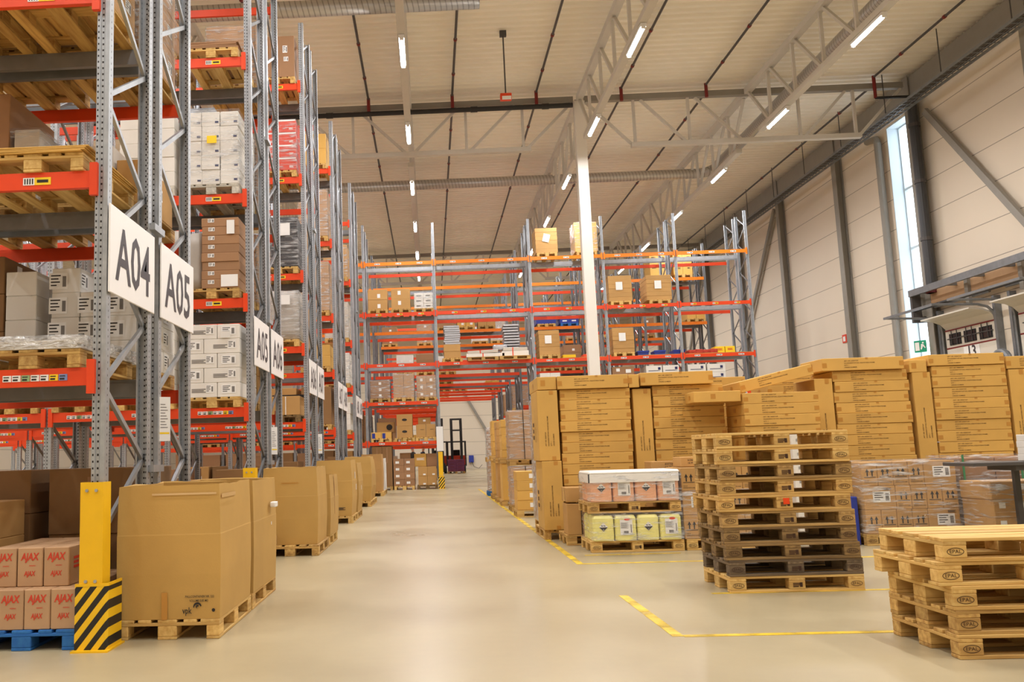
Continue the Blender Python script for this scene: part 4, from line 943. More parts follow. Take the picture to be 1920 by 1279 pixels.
rload(2, 'A', 0, 'tan carton', 'kraft2', 2, 1, 3, .9); rload(2, 'A', 0, 'dark brown carton', 'darkbrown', 1, 1, 2, 1.0, j=1); rload(2, 'A', 0, 'tan carton', 'kraft2', 2, 1, 2, .8, j=2)
rload(3, 'A', 5, 'tan carton', 'kraft', 1, 1, 2, .85, (('print', 'F', .1, .2, .1, .12),)); rload(3, 'A', 4, 'pale brown carton', 'pinkish', 1, 1, 3, 1.3, (), 'film')
rload(3, 'A', 3, 'brown carton under film', 'pinkish', 1, 1, 3, 1.35, (('blank', 'F', .15, .2, .1, .08),), 'film'); rload(3, 'A', 2, 'plain tan carton', 'kraft', 1, 1, 2, .58, (('tape', 'F', 0, .02, .0, .25),), inset=.3)
rload(3, 'A', 1, 'olive brown carton', 'darkbrown', 1, 1, 1, 1.0); rload(3, 'A', 0, 'tan carton', 'kraft2', 2, 1, 2, .6, (('label', 'F', 0, .12, .12, .1),)); rload(3, 'A', 0, 'dark carton', 'darkbrown', 1, 1, 2, 1.1, j=1); rload(3, 'B', 2, 'tan carton', 'kraft2', 1, 1, 2, .8)
rload(4, 'A', 4, 'tan carton', 'kraft2', 1, 1, 2, 1.1, (), 'film'); rload(4, 'A', 3, 'pale carton', 'offwhite', 1, 1, 3, 1.2, (), 'film'); rload(4, 'A', 2, 'white carton', 'white', 1, 1, 4, 1.0, (), 'film')
rload(4, 'A', 1, 'white printed carton', 'white', 1, 1, 5, .9, (('print', 'F', 0, .08, .4, .05),)); rload(4, 'A', 0, 'dark brown carton', 'darkbrown', 1, 1, 2, 1.2); rload(4, 'B', 4, 'pale brown carton', 'pinkish', 1, 1, 3, 1.2)

# --- deeper places of the left racks, seen between the posts near the floor
rq = random.Random(5)
for k, js0, js1 in ((1, (3, 4), (3, 4)), (2, (3, 4, 5, 6), (0, 3, 4, 5)), (3, (2, 3, 4, 5, 6, 7), (1, 2, 3, 4, 6, 8)), (4, (1, 3, 4, 5, 6, 8), (1, 2, 3, 4, 5, 6, 8))):
    for l, js in ((0, js0), (1, js1)):
        for j in js:
            if k == 2 and l == 1 and j == 0: continue
            nm, m_ = rq.choice((('dark brown carton', 'darkbrown'), ('tan carton', 'kraft2'), ('brown carton', 'brown'), ('tan carton', 'kraft2')))
            rload(k, 'A', l, nm, m_, 1, 1, rq.choice((1, 2, 2, 3)), rq.uniform(.6, 1.15), (('blank', 'F', .1, .15, .14, .1),) if rq.random() < .5 else (), None, j=j)
# --- cardboard pallet boxes along the aisle, two to each rack end
def pallet_box(label, x0, x1, y0, y1, z, h, decor=(), m='kraft', seed=0, bulge=.012, lean=0.0):
    """big open-topped container carton with slightly bowed walls"""
    rr = random.Random(seed); n = 6; mb = MB(); w, d = x1-x0, y1-y0; per = []
    for i in range(n): per.append((-w/2+w*i/n, -d/2))
    for i in range(n): per.append((w/2, -d/2+d*i/n))
    for i in range(n): per.append((w/2-w*i/n, d/2))
    for i in range(n): per.append((-w/2, d/2-d*i/n))
    N_ = len(per); Z = [0, .03, h*.33, h*.62, h*.63, h*.85, h]; vs = []
    for zi, zz in enumerate(Z):
        b = bulge*math.sin(math.pi*zz/h)+lean*zz/h; b -= .0015 if zi == 4 else 0
        for (x, y) in per:
            e = 1+2*b/w; vs.append((x*e, y*(1+2*b/d), zz+(rr.uniform(-.012, .004) if zi == len(Z)-1 else 0)))
    for zz in (h-.01, .012):
        for (x, y) in per: vs.append((x*(1-.02/w), y*(1-.02/d), zz))
    fs = []
    for r in range(len(Z)-1+2):
        for i in range(N_): fs.append((r*N_+i, r*N_+(i+1) % N_, (r+1)*N_+(i+1) % N_, (r+1)*N_+i))
    L = len(Z)+1; fs.append(tuple(L*N_+i for i in range(N_))); fs.append(tuple(reversed(range(N_))))
    mb.add(vs, fs); o = ob('pallet_box', mb.mesh('pallet_box', m), None, ((x0+x1)/2, (y0+y1)/2, z)); tag(o, label, 'cardboard container')
    for q in decor:
        nme, me = decor_mesh(q, w+2*bulge*.9, d+2*bulge*.9, h); ob(nme, me, o)
    return o
def logo_vpk(o, w, d):
    mb = MB(); X = face_X('F', w, d, 1)
    vs, fs = text_geo('vpk', .068, .072, wt=.01); mb.add([(p[0]+.142, 0, p[2]+.062) for p in vs], fs, 0, X)
    c = (.222, .092)
    for r0, r1, a0, a1 in ((.032, .018, 10, 190), (.013, .004, 40, 230)):
        n = 12; vs = [(c[0]+r0*math.cos(rad(a0+(a1-a0)*i/n)), 0, c[1]+r0*math.sin(rad(a0+(a1-a0)*i/n))) for i in range(n+1)]
        vs += [(c[0]+.006+(r1+(r0-r1)*(i/n)**2)*math.cos(rad(a0+(a1-a0)*i/n)), 0, c[1]-.004+(r1+(r0-r1)*(i/n)**2)*math.sin(rad(a0+(a1-a0)*i/n))) for i in range(n+1)]
        mb.add(vs, [(i, i+1, n+2+i, n+1+i) for i in range(n)], 0, X)
    n = 14; mb.add([(.345+.013*math.cos(2*math.pi*i/n), 0, .065+.013*math.sin(2*math.pi*i/n)) for i in range(n)], [tuple(range(n))], 0, X)
    ob('logo_print', mb.mesh('logo_print', 'ink'), o)
PB = []
for k, (ya, yb) in enumerate(((6.93, 9.42), (12.50, 15.0), (18.35, 20.85), (24.1, 26.5), (30.2, 32.5))):
    rn = ('nearest', 'second', 'third', 'fourth', 'last')[k]
    dx = (-.02, .04, .0, -.05, -.02)[k]
    for q in range(2):
        y = ya+1.26*q; f = pallet if k < 2 else pallet_far
        f(f'wooden pallet under the {"front" if q == 0 else "rear"} cardboard container, {rn} pair along the aisle', (-2.03+max(dx, -.015), y+.6, .001), math.pi/2, 'w_new' if (k+q) % 2 == 0 else 'w_mid')
W_ = .80
o = pallet_box('plain tan cardboard container with printed base line, nearest to the camera', -2.425, -1.645, 6.94, 8.08, .147, 1.01, (('tape', 'F', .12, .25, .93, .945, 'cleartape'), ('tape', 'F', -.03, .022, .0, .20), ('text', 'F', 'PALLCONTAINER NR. 222\n      VOLUME 0,85 M3', .24, .15, .024, .22, 'ink'), ('tape', 'R', -.3, .24, .90, .93, 'cleartape')), 'kraftbox', 1)
logo_vpk(o, .82, 1.16)
sack('torn_scrap', 'torn white paper scrap sticking out of the second container', 'scrap', (-1.585, 9.0, .86), .05, .16, .05, 'paper', 2)
pallet_box('plain tan cardboard container right behind the nearest one', -2.425, -1.64, 8.20, 9.36, .147, 1.0, (('blank', 'R', .3, .55, .03, .03),), 'kraftbox', 2)
pallet_box('tan cardboard container, front of the second pair, beside the second rack', -2.36, -1.62, 12.60, 13.66, .147, 1.06, (('tape', 'F', .0, .12, .84, .85, 'tape'),), 'kraftbox', 3, .02)
pallet_box('lower tan cardboard container, rear of the second pair', -2.36, -1.58, 13.80, 14.95, .147, .92, (('tape', 'R', 0, .04, .3, .9, 'kraft2'),), 'kraftbox', 4, .02)
pallet_box('tan cardboard container with torn white labels, front of the third pair', -2.35, -1.66, 18.38, 19.50, .147, 1.12, (('print', 'F', .1, .15, .25, .06), ('blank', 'R', .1, .8, .08, .14), ('blank', 'R', .35, .55, .10, .12)), 'kraftbox', 5, .03)
pallet_box('bulging tan cardboard container, rear of the third pair', -2.34, -1.64, 19.64, 20.80, .147, 1.05, (('blank', 'R', .1, .5, .06, .1),), 'kraftbox', 6, .04)
pallet_box('crumpled tan cardboard container, front of the fourth pair', -2.30, -1.68, 24.15, 25.25, .147, 1.18, (('blank', 'R', -.1, .85, .1, .2), ('tape', 'R', .2, .03, .1, .9)), 'kraftbox', 7, .05, .03)
pallet_box('crumpled tan cardboard container, rear of the fourth pair', -2.30, -1.70, 25.38, 26.45, .147, 1.1, (), 'kraftbox', 8, .05)
pallet_box('narrow brown cardboard container, front of the last pair', -2.36, -1.70, 30.25, 31.3, .147, 1.25, (), 'kraft2', 9, .02)
pallet_box('white sided cardboard container, rear of the last pair', -2.36, -1.66, 31.5, 32.5, .147, 1.1, (('blank', 'R', 0, .5, .9, .9),), 'white', 10, .01)
sack('paper_wad', 'crumpled beige paper wad on the pallet edge of the second pair', 'paper wad', (-2.28, 12.53, .147), .2, .10, .14, 'pinkish', 5)

# ================================================================== RIGHT SIDE: STACKS OF LONG CARTONS
DT = 'ART. NR. DESKTOP\nSOLIDDESKTOP RAL ADJUSTABLE FRAME\nQTY: 1\nORDER NUMBER'
def desk_dec(w, h, d): return (('text', 'F', DT, -.05 if w > .9 else 0, h*.5, .021, .46, 'brownink'), ('tape', 'F', -w/2+.035, .034, h*.25, h*.62), ('tape', 'F', w/2-.035, .034, h*.3, h*.66), ('tape', 'F', .06, .02, h*.86, h*.995), ('tape', 'R', 0, .05, h*.3, h*.7), ('tape', 'L', 0, .05, h*.3, h*.7))
def tall_dec(w, h, d): return (('text', 'F', DT, .01, h*.42, .026, .46, 'brownink', 1), ('tape', 'F', w*.2, .03, h*.94, h-.004), ('tape', 'F', w*.2, .03, .004, h*.06), ('text', 'L', DT, .05, h*.5, .03, .5, 'brownink', 1), ('print', 'L', -.2, h*.45, .16, .3, 'brownink'))
def flat_stack(nm, x0, x1, y0, y1, n, z0=.147, h=.159, dirt=0, only=None, dx=.012):
    z = z0
    for k in range(n):
        w = x1-x0; d = y1-y0
        if only is None or k >= only:
            j = random.uniform(-dx, dx); carton('long_carton', f'long flat tan carton, {ordw(k)} from the floor in the {nm}', 'carton', ((x0+x1)/2+j, (y0+y1)/2+random.uniform(-.012, .012), z), (w-.01, d, h-.003), 'kraft', desk_dec(w-.01, h-.003, d), rz=random.uniform(-.008, .008))
        z += h
    return z
def tall_carton(label, x0, x1, y0, y1, z, h, rz=0.0, ry=0.0):
    carton('long_carton', label, 'carton', ((x0+x1)/2, (y0+y1)/2, z), (x1-x0, y1-y0, h), 'kraft', tall_dec(x1-x0, h, y1-y0), rz=rz, ry=ry)
def end_carton(label, x0, x1, y0, y1, z, h, rz=0, ry=0, rx=0):
    w = x1-x0; carton('long_carton', label, 'carton', ((x0+x1)/2, (y0+y1)/2, z), (w, y1-y0, h), 'kraft', desk_dec(w, h, y1-y0) if w > .7 else (('tape', 'F', -.06, .035, h*.3, h*.75), ('tape', 'L', 0, .05, h*.3, h*.7)), rz=rz, ry=ry, rx=rx)
YS = 13.9
def base_pallets(xs, y, nm):
    for i, x in enumerate(xs): pallet_far(f'wooden pallet under the {nm}, {ordw(i)} from the aisle', (x, y, .001), math.pi/2 if i == 0 else 0, 'w_mid')
for i in range(10): pallet_far(f'wooden pallet under the stacks of long cartons, {ordw(i)} from the aisle', (2.06+.83*i, YS+.60, .001), math.pi/2, 'w_mid')
zt = flat_stack('first stack from the aisle', 1.99, 3.07, YS, YS+.8, 13, .147, .1625)
tall_carton('tall upright tan carton, lower of two at the aisle corner', 1.665, 1.965, YS-.06, YS+.74, .147, 1.03)
tall_carton('tall upright tan carton, upper of two at the aisle corner', 1.64, 1.955, YS-.04, YS+.76, 1.182, 1.07, ry=.0)
end_carton('flat tan carton lying crosswise on top at the aisle corner', 1.66, 1.955, YS, YS+1.1, 2.265, .2)
end_carton('top flat tan carton of the first stack, overhanging the corner', 1.965, 3.04, YS-.05, YS+.78, zt+.004, .2)
zt = flat_stack('second stack from the aisle', 3.42, 4.50, YS+.05, YS+.85, 13, .147, .164)
tall_carton('tall upright tan carton in the gap between first and second stack', 3.12, 3.40, YS+.05, YS+.85, 1.0, 1.24); tall_carton('short upright tan carton below, between first and second stack', 3.12, 3.40, YS+.05, YS+.85, .147, .84)
end_carton('top flat tan carton crosswise between first and second stack', 3.06, 3.22, YS, YS+1.0, 2.26, .2)
end_carton('top flat tan carton of the second stack', 3.24, 4.34, YS-.02, YS+.8, zt+.004, .195)
zt = flat_stack('third stack from the aisle', 4.60, 5.70, YS-.5, YS+.3, 12, .147, .162)
end_carton('flat tan carton jutting out towards the second stack', 3.90, 4.59, YS-.45, YS+.0, 1.975, .16)
z3 = zt
end_carton('tilted tan carton leaning on top of the third stack', 4.72, 5.84, YS-.1, YS+.7, z3+.15, .17, ry=-.22)
zt = flat_stack('fourth stack from the aisle', 6.15, 7.27, YS, YS+.8, 14, .147, .1615)
tall_carton('upright tan carton leaning between third and fourth stack', 5.86, 6.13, YS, YS+.8, 1.0, 1.3); tall_carton('short upright tan carton below, between third and fourth stack', 5.86, 6.13, YS, YS+.8, .147, .85)
end_carton('top flat tan carton of the fourth stack, shifted to one side', 5.98, 7.2, YS-.05, YS+.75, zt+.003, .19)
zt = flat_stack('fifth stack from the aisle', 7.62, 8.72, YS, YS+.8, 14, .147, .1635)
tall_carton('upright tan carton between fourth and fifth stack', 7.33, 7.60, YS, YS+.8, 1.03, 1.32); tall_carton('short upright tan carton below, between fourth and fifth stack', 7.33, 7.60, YS, YS+.8, .147, .88)
end_carton('top flat tan carton of the fifth stack', 7.58, 8.70, YS-.03, YS+.77, zt+.003, .17)
end_carton('small flat tan carton on top between fourth and fifth stack', 7.30, 7.56, YS, YS+.9, 2.352, .19)
tall_carton('upright tan carton beyond the fifth stack, upper', 8.76, 9.02, YS, YS+.8, 1.03, 1.32); tall_carton('upright tan carton beyond the fifth stack, lower', 8.76, 9.02, YS, YS+.8, .147, .88)
end_carton('top flat tan carton beyond the fifth stack', 8.74, 9.6, YS, YS+.8, 2.36, .19)
flat_stack('sixth stack at the frame edge', 9.06, 10.1, YS, YS+.8, 13, .147, .16)
pallet_far('wooden pallet under the back row of long cartons, aisle end', (4.75, YS+1.75, .001)); pallet_far('wooden pallet under the back row of long cartons, wall end', (6.3, YS+1.75, .001))
flat_stack('back row behind the third stack', 4.15, 5.3, YS+1.35, YS+2.15, 14, .147, .1665); flat_stack('back row behind the fourth stack', 5.65, 6.75, YS+1.35, YS+2.15, 14, .147, .1665)
# wrapped pallet behind the corner
pallet('wooden pallet under the milky wrapped load behind the corner stack', (2.20, 15.78, .001), math.pi/2, 'w_mid')
stack('pale brown carton', 'milky wrapped load behind the corner', 1.80, 2.60, 15.18, 16.38, .147, 2.2, 1, 2, 5, 'pinkish'); wrap('milky stretch film round the load behind the corner stack', 1.80, 2.60, 15.18, 16.38, .148, 2.22, 'filmw')

# --- canister pallets
def canister(label, loc, w, d, h, m, face, cap='canwhite'):
    """jerrycan: shouldered body, neck cap, moulded handle"""
    def mk():
        mb = MB(); r = .035
        def ring(sx, sy, z): 
            out = []
            for cx, cy, a0 in ((1, 1, 0), (-1, 1, 90), (-1, -1, 180), (1, -1, 270)):
                for a in (0, 30, 60, 90): t = rad(a0+a); out.append((cx*(w/2*sx-r)+r*math.cos(t), cy*(d/2*sy-r)+r*math.sin(t), z))
            return out
        R = [ring(.96, .97, 0), ring(1, 1, .012), ring(1, 1, h*.42), ring(.985, .99, h*.45), ring(1, 1, h*.48), ring(1, 1, h*.84), ring(.9, .92, h*.93), ring(.82, .86, h*.95)]
        n = 16; vs = [p for q in R for p in q]; fs = [(i*n+k, i*n+(k+1) % n, (i+1)*n+(k+1) % n, (i+1)*n+k) for i in range(len(R)-1) for k in range(n)]
        fs += [tuple(reversed(range(n))), tuple((len(R)-1)*n+k for k in range(n))]; mb.add(vs, fs); return mb.mesh('canister', m)
    o = ob('canister', cached(('can', w, d, h, m), mk), None, loc); tag(o, label, 'canister')
    ob('screw_cap', cached(('cap', h), lambda: MB().tube([(0, -d*.25, h*.94), (0, -d*.25, h)], .03, 12).mesh('screw_cap', cap)), o)
    ob('handle', cached(('hnd', h), lambda: MB().tube([(0, -d*.08, h*.93), (0, -d*.06, h*.99), (0, d*.2, h*.99), (0, d*.24, h*.93)], .016, 8).mesh('handle', m)), o)
    if face == 'hazard':
        def hz():
            mb = MB(); X = face_X('F', w, d, h, .004); c = h*.52; s = .058
            mb.add([(0, 0, c-s), (s, 0, c), (0, 0, c+s), (-s, 0, c)], [(0, 1, 2, 3)], 0, X); mb.add([(0, -.0008, c-s*.94), (s*.94, -.0008, c-.002), (-s*.94, -.0008, c-.002)], [(0, 1, 2)], 1, X)
            for q in (-.018, .014): mb.add([(q-.012, -.0008, c+.012), (q+.012, -.0008, c+.008), (q+.014, -.0008, c+.018), (q-.012, -.0008, c+.024)], [(0, 1, 2, 3)], 1, X)
            vs, fs = text_geo('8', .022); mb.add([(p[0], -.0016, p[2]+c-s*.62) for p in vs], fs, 0, X)
            return mb.mesh('hazard_label', ['paper', 'ink'])
        ob('hazard_label', cached(('hz', w, h), hz), o)
    else:
        def lb():
            mb = MB(); X = face_X('F', w, d, h, .004); quad(mb, -.075, .085, h*.22, h*.78, X)
            for i in range(9): quad(mb, -.065, .03-.02*(i % 2), h*(.46+.025*i), h*(.46+.025*i)+.004, X, 1, -.0008)
            quad(mb, -.03, .03, h*.26, h*.36, X, 1, -.0008); quad(mb, .06, .072, h*.3, h*.6, X, 1, -.0008)
            mb.add([(.02+.04*math.cos(2*math.pi*i/14), -.001, h*.79+.016*math.sin(2*math.pi*i/14)) for i in range(14)], [tuple(range(14))], 2, X)
            return mb.mesh('product_label', ['paper', 'tapeblk', 'orange'])
        ob('product_label', cached(('lb', w, h), lb), o)
CXm, CYm = 2.63, 12.4
pallet('lower wooden pallet with burnt stamps carrying the lemon canisters', (CXm, CYm, .001), 0, 'w_new', True)
for j in range(2):
    for i in range(4): canister(f'lemon yellow canister with {"hazard diamond" if i % 2 == 0 else "white data label"}, {ordw(i)} from the left, {"front" if j == 0 else "back"} row', (CXm-.435+.29*i, CYm-.255+.36*j, .147), .275, .34, .345, 'canlemon', 'hazard' if i % 2 == 0 else 'data')
wrap('clear film around the lemon canisters', CXm-.58, CXm+.58, CYm-.43, CYm+.29, .148, .50, 'film')
pallet('upper wooden pallet resting on the lemon canisters', (CXm-.015, CYm-.02, .502), 0, 'w_mid', True)
for j in range(2):
    for i in range(4): canister(f'peach coloured canister with {"hazard diamond" if i % 2 == 0 else "white data label"}, {ordw(i)} from the left, {"front" if j == 0 else "back"} row', (CXm-.435+.29*i, CYm-.255+.36*j, .649), .275, .34, .345, 'canpeach', 'hazard' if i % 2 == 0 else 'data')
wrap('milky film hood around the peach canisters', CXm-.60, CXm+.585, CYm-.44, CYm+.30, .649, 1.0, 'film')
mb = MB(); mb.bbox(-.60, .585, -.45, .31, .100, .150, .02); mb.box(-.60, .585, -.45, -.435, .0, .11); mb.box(-.60, .585, .295, .31, .0, .11); mb.box(-.60, -.585, -.45, .31, .0, .11); mb.box(.57, .585, -.45, .31, .0, .11)
o = ob('foam_cover', mb.mesh('foam_cover', 'canwhite'), None, (CXm, CYm, .897)); tag(o, 'white padded cover capping the peach canisters', 'cover')
# small tan cartons left of the canisters
pallet('wooden pallet under the small tan cartons left of the canisters', (2.46, 13.38, .001), 0, 'w_mid') 
stack('tall tan carton', 'left of the canisters', 1.88, 2.08, 12.98, 13.4, .147, .58, 1, 1, 1, 'kraft2'); stack('tall tan carton with slit', 'left of the canisters', 2.10, 2.6, 13.02, 13.42, .147, .6, 1, 1, 1, 'kraft2')
carton('carton', 'taped tan carton on top of the tall ones, left of the canisters', 'carton', (2.16, 13.2, .605), (.56, .44, .20), 'kraft2', (('tape', 'L', 0, .06, .0, .19, 'cleartape'),))
# --- cartons with arrows
def arrow_block(nm, x0, y0, layers, ncol=5):
    w = .197
    for k, pat in enumerate(layers):
        for j in range(2):
            xx = x0
            for i, c in enumerate(pat):
                ww = w if c == 'a' else w*2.05
                if c == 'a': dec = (('arrows', 'F', 0, .125, .1), ('text', 'F', 'TOP UP\nHANDLE WITH CARE', 0, .055, .018, .15, 'ink'))
                else: dec = (('label', 'F', .02, .165, .22, .14), ('print', 'F', .10, .265, .1, .035))
                carton('arrow_carton', f'{"double arrow carton" if c == "a" else "carton with shipping label"}, {lay(k, len(layers))}, {ordw(i)} from left, {"front" if j == 0 else "back"}, {nm}', 'carton', (xx+ww/2, y0+.19+.385*j, .147+.305*k), (ww-.004, .38, .303), 'kraft2', dec); xx += ww
pallet('wooden pallet under the arrow cartons beside the canisters', (3.86, 12.4, .001), 0, 'w_new', True)
arrow_block('beside canisters', 3.24, 12.0, (('a',)*5, ('b', 'a', 'a', 'a'), ('a',)*5))
pallet('wooden pallet under the wrapped arrow cartons', (6.15, 12.4, .001), 0, 'w_mid', True)
arrow_block('wrapped pallet', 5.57, 12.02, (('a', 'a', 'a', 'a', 'b'), ('b', 'a', 'a', 'a', 'a'), ('a', 'a', 'a', 'a', 'b')))
wrap('clear film around the arrow cartons near the work table', 5.56, 6.78, 12.0, 12.8, .148, 1.07, 'film')
wrap('clear film around the arrow cartons beside the canisters', 3.22, 4.25, 11.99, 12.8, .148, .757, 'film')
carton('carton', 'small tan carton with black print lying on the arrow cartons beside canisters', 'carton', (3.62, 12.45, 1.065), (.6, .4, .13), 'kraft2', (('text', 'F', 'SCREW PACK\n16 PCS', -.1, .07, .03, .22, 'ink'),))
carton('carton', 'flat tan carton behind the milky cover of the canisters', 'carton', (3.4, 13.1, 1.0), (.64, .4, .14), 'kraft2', (('text', 'F', 'FITTING SET\n24 PCS', .0, .08, .03, .25, 'ink'),))
carton('carton', 'tan carton under the flat one behind the canisters', 'carton', (3.4, 13.1, .001), (.66, .42, .995), 'kraft2')
o = ob('plastic_sheet', MB().bbox(-.05, .03, -.3, .3, .0, .62, .01).mesh('plastic_sheet', 'bluebox'), None, (5.49, 12.4, .001)); tag(o, 'blue plastic panel standing beside the arrow cartons', 'panel')
stack('white paper pack', 'pile between the two arrow carton pallets', 4.78, 5.02, 12.2, 12.55, .001, 1.46, 1, 1, 8, 'white', (('print', 'F', 0, .1, .12, .04, 'tapeblk'),), name='paper_pack', cat='paper pack')
# --- wrapped loads and the table near the wall
pallet('wooden pallet under the green taped load behind the work table', (7.5, 12.54, .001), 0, 'w_mid')
stack('brown carton', 'under green taped film', 6.92, 8.1, 12.1, 12.9, .147, 1.08, 3, 1, 3, 'brown'); wrap('clear film with green tape around the brown load behind the work table', 6.90, 8.12, 12.08, 12.92, .148, 1.10, 'film')
for i, x in enumerate((6.885, 7.62)):
    o = ob('green_tape', MB().box(x-.012, x+.012, 12.045, 12.055, .2, 1.12).mesh('green_tape', 'greentape'), None, (0, 0, 0)); tag(o, f'strip of green tape on the wrapped load, {"corner" if i == 0 else "middle"}', 'tape')
pallet('wooden pallet under the small wrapped cartons below the work table', (7.35, 11.72, .001), 0, 'w_mid')
stack('tan carton with small white label', 'beside work table', 6.78, 7.90, 11.34, 12.0, .147, .80, 4, 1, 3, 'kraft2', (('blank', 'F', -.04, .15, .075, .07),)); wrap('clear film around the small labelled cartons by the work table', 6.76, 7.92, 11.33, 12.02, .148, .80, 'film')
t = thing('work_table', 'dark steel work table standing in front of the wrapped loads', 'table', (7.2, 11.0, 0))
ob('table_top', MB().bbox(-1.0, 1.2, -.35, .28, 1.01, 1.05, .004).mesh('table_top', 'darksteel'), t); ob('apron', MB().box(-.5, 1.1, -.3, .24, .95, 1.01).mesh('apron', 'darksteel'), t)
for x in (-.2, 1.05):
    for y in (-.28, .2): ob('leg', cached('tleg', lambda: MB().box(-.03, .03, -.03, .03, 0, .96).mesh('leg', 'darksteel')), t, (x, y, 0))
stack('white carton with green stripe', 'on the work table', 6.98, 7.34, 10.8, 11.1, 1.052, 1.36, 1, 1, 4, 'white', (('blank', 'F', -.1, .05, .1, .05, 'limegreen'),))
# ================================================================== EMPTY PALLET STACKS
for k in range(10):
    w = ('w_new', 'w_dark', 'w_old', 'w_old', 'w_tan', 'w_mid', 'w_mid', 'w_tan', 'w_new', 'w_new')[k]
    pallet(f'{ {"w_new": "clean yellow", "w_mid": "used tan", "w_tan": "greyed tan", "w_old": "weathered brown", "w_dark": "dark grey"}[w]} wooden pallet, {ordw(k)} from the floor in the tall stack', (3.27+(0, .0, -.01, -.02, -.02, -.05, -.02, -.015, -.03, -.03)[k], 8.90+random.uniform(-.015, .015), .001+.1445*k), (0.0, .004, -.008, .006, -.006, .01, -.004, .005, -.006, .0)[k], w, True)
o = ob('orange_spray_mark', MB().box(-.02, .035, -.003, .003, 0, .055).mesh('orange_spray_mark', 'orange'), None, (3.215, 8.462, .785)); tag(o, 'orange paint dab on a middle block of the tall stack', 'paint mark')
for k in range(5):
    pallet(f'light wooden pallet, {ordw(k)} from the floor in the low stack', (3.76+(.0, .0, -.0, -.075, -.03)[k], 6.18+(.0, .01, .0, .02, .01)[k], .001+.1445*k), (0, .01, -.008, .012, .0)[k], ('w_mid', 'w_mid', 'w_new', 'w_new', 'w_new')[k], True)
# --- goods along the yellow line, further off
pallet_far('light wooden pallet under four labelled cartons by the yellow line', (2.3, 19.1, .001), 0, 'w_new')
stack('flat tan carton with white label', 'pallet by the yellow line', 1.72, 2.6, 18.72, 19.4, .147, .93, 1, 1, 4, 'kraft', (('blank', 'F', -.0, .1, .36, .09),))
for tier, z in ((0, 0.001), (1, 1.02)):
    pallet_far(f'wooden pallet, {"lower" if tier == 0 else "upper"}, of the strapped double load', (2.35, 20.95, z), 0, 'w_mid'); hh = .86 if tier == 0 else 1.1
    stack('brown carton', f'{"lower" if tier == 0 else "upper"} strapped load', 1.77, 2.95, 20.55, 21.35, z+.147, z+.147+hh, 2, 1, 3 if tier == 0 else 4, 'pinkish'); wrap(f'clear film on the {"lower" if tier == 0 else "upper"} strapped load', 1.77, 2.95, 20.55, 21.35, z+.14, z+.147+hh, 'film')
    o = ob('strap', MB().box(2.09, 2.105, 20.525, 20.53, z+.14, z+.15+hh).mesh('strap', 'rubber')); tag(o, f'dark strap over the {"lower" if tier == 0 else "upper"} wrapped load', 'strap')
for i, (y, h1, h2, m) in enumerate(((22.5, .9, .95, 'kraft'), (24.2, .9, .95, 'kraft2'), (26.0, .95, 1.0, 'kraft'), (28.0, .9, .9, 'pinkish'))):
    nm = ordw(i)+' pair beyond the strapped load'
    pallet_far(f'lower wooden pallet, {nm}', (2.3, y+.6, .001), 0, 'w_mid' if i < 3 else 'w_blue')
    stack('tall tan carton' if m[0] == 'k' else 'pale brown carton', f'lower tier, {nm}', 1.74, 2.9, y+.22, y+.98, .147, .147+h1, 3, 1, 2 if i % 2 else 1, m); pallet_far(f'upper wooden pallet, {nm}', (2.3, y+.6, .149+h1), 0, 'w_mid')
    stack('tan carton', f'upper tier, {nm}', 1.76, 2.9, y+.22, y+.98, .296+h1, .296+h1+h2, 2, 1, 5, m)
    if i == 3: wrap('milky film on the farthest pair beyond the strapped load', 1.74, 2.92, y+.2, y+1.0, .148, 2.1, 'filmw')

# ================================================================== GOODS ON THE WIDE RACK AND BEHIND IT
WN = ['floor', 'lowest level', 'second level', 'third level', 'fourth level', 'top level']
def wz(l): return .001 if l == 0 else WL[l-1]+.001
def wload(k, x, l, desc, where, m, nx, nz, w, h, decor=(), film_=None, wd='w_mid', name='carton', ny=1, d=1.1, pal=True):
    y0 = WRY[k]-.03; wh_ = f'{where}, {WN[l]}, {rackname(k+5)}'; z = wz(l)
    if pal: pallet_far(f'wooden pallet under the {desc}s, {wh_}', (x, y0+.6, z), math.pi/2, wd)
    zz = z+(.146 if pal else 0)
    stack(desc, wh_, x-w/2, x+w/2, y0+.05, y0+.05+d, zz, zz+h, nx, ny, nz, m, decor, name=name)
    if film_: wrap(f'clear film round the {desc}s, {wh_}', x-w/2, x+w/2, y0+.05, y0+.05+d, zz, zz+h, film_)
L3 = (('blank', 'F', -.05, .12, .14, .09),)
# bay beside the aisle opening
wload(0, -1.1, 0, 'brown labelled carton', 'centre', 'brown', 2, 4, .84, 1.05, L3, None, 'w_new'); wload(0, -.2, 0, 'tan carton with white corner label', 'right', 'kraft2', 2, 2, .72, .72, (('blank', 'F', .06, .06, .1, .06),), None, 'w_old')
carton('carton', 'lone dark brown carton on top of the brown labelled pile, wide rack floor', 'carton', (-1.05, 35.8, 1.2), (.42, .5, .22), 'darkbrown'); carton('carton', 'striped tan carton on the second floor pile, wide rack', 'carton', (-.45, 35.9, .87), (.5, .5, .5), 'kraft', (('print', 'F', 0, .3, .3, .1, 'paper'),)); carton('carton', 'film covered brown carton, right end of the wide rack floor', 'carton', (-.02, 35.9, .87), (.42, .5, .5), 'brown')
wload(0, -1.95, 0, 'tall dark brown carton', 'left', 'darkbrown', 2, 1, .78, 1.55, (('tape', 'F', .0, .02, .9, 1.5, 'brown'),), None, 'w_mid'); 
wload(0, -1.95, 1, 'low tan and blue carton', 'left', 'kraft', 2, 1, .8, .24, (('blank', 'F', -.1, .1, .12, .2, 'bluebox'),), None, 'w_new')
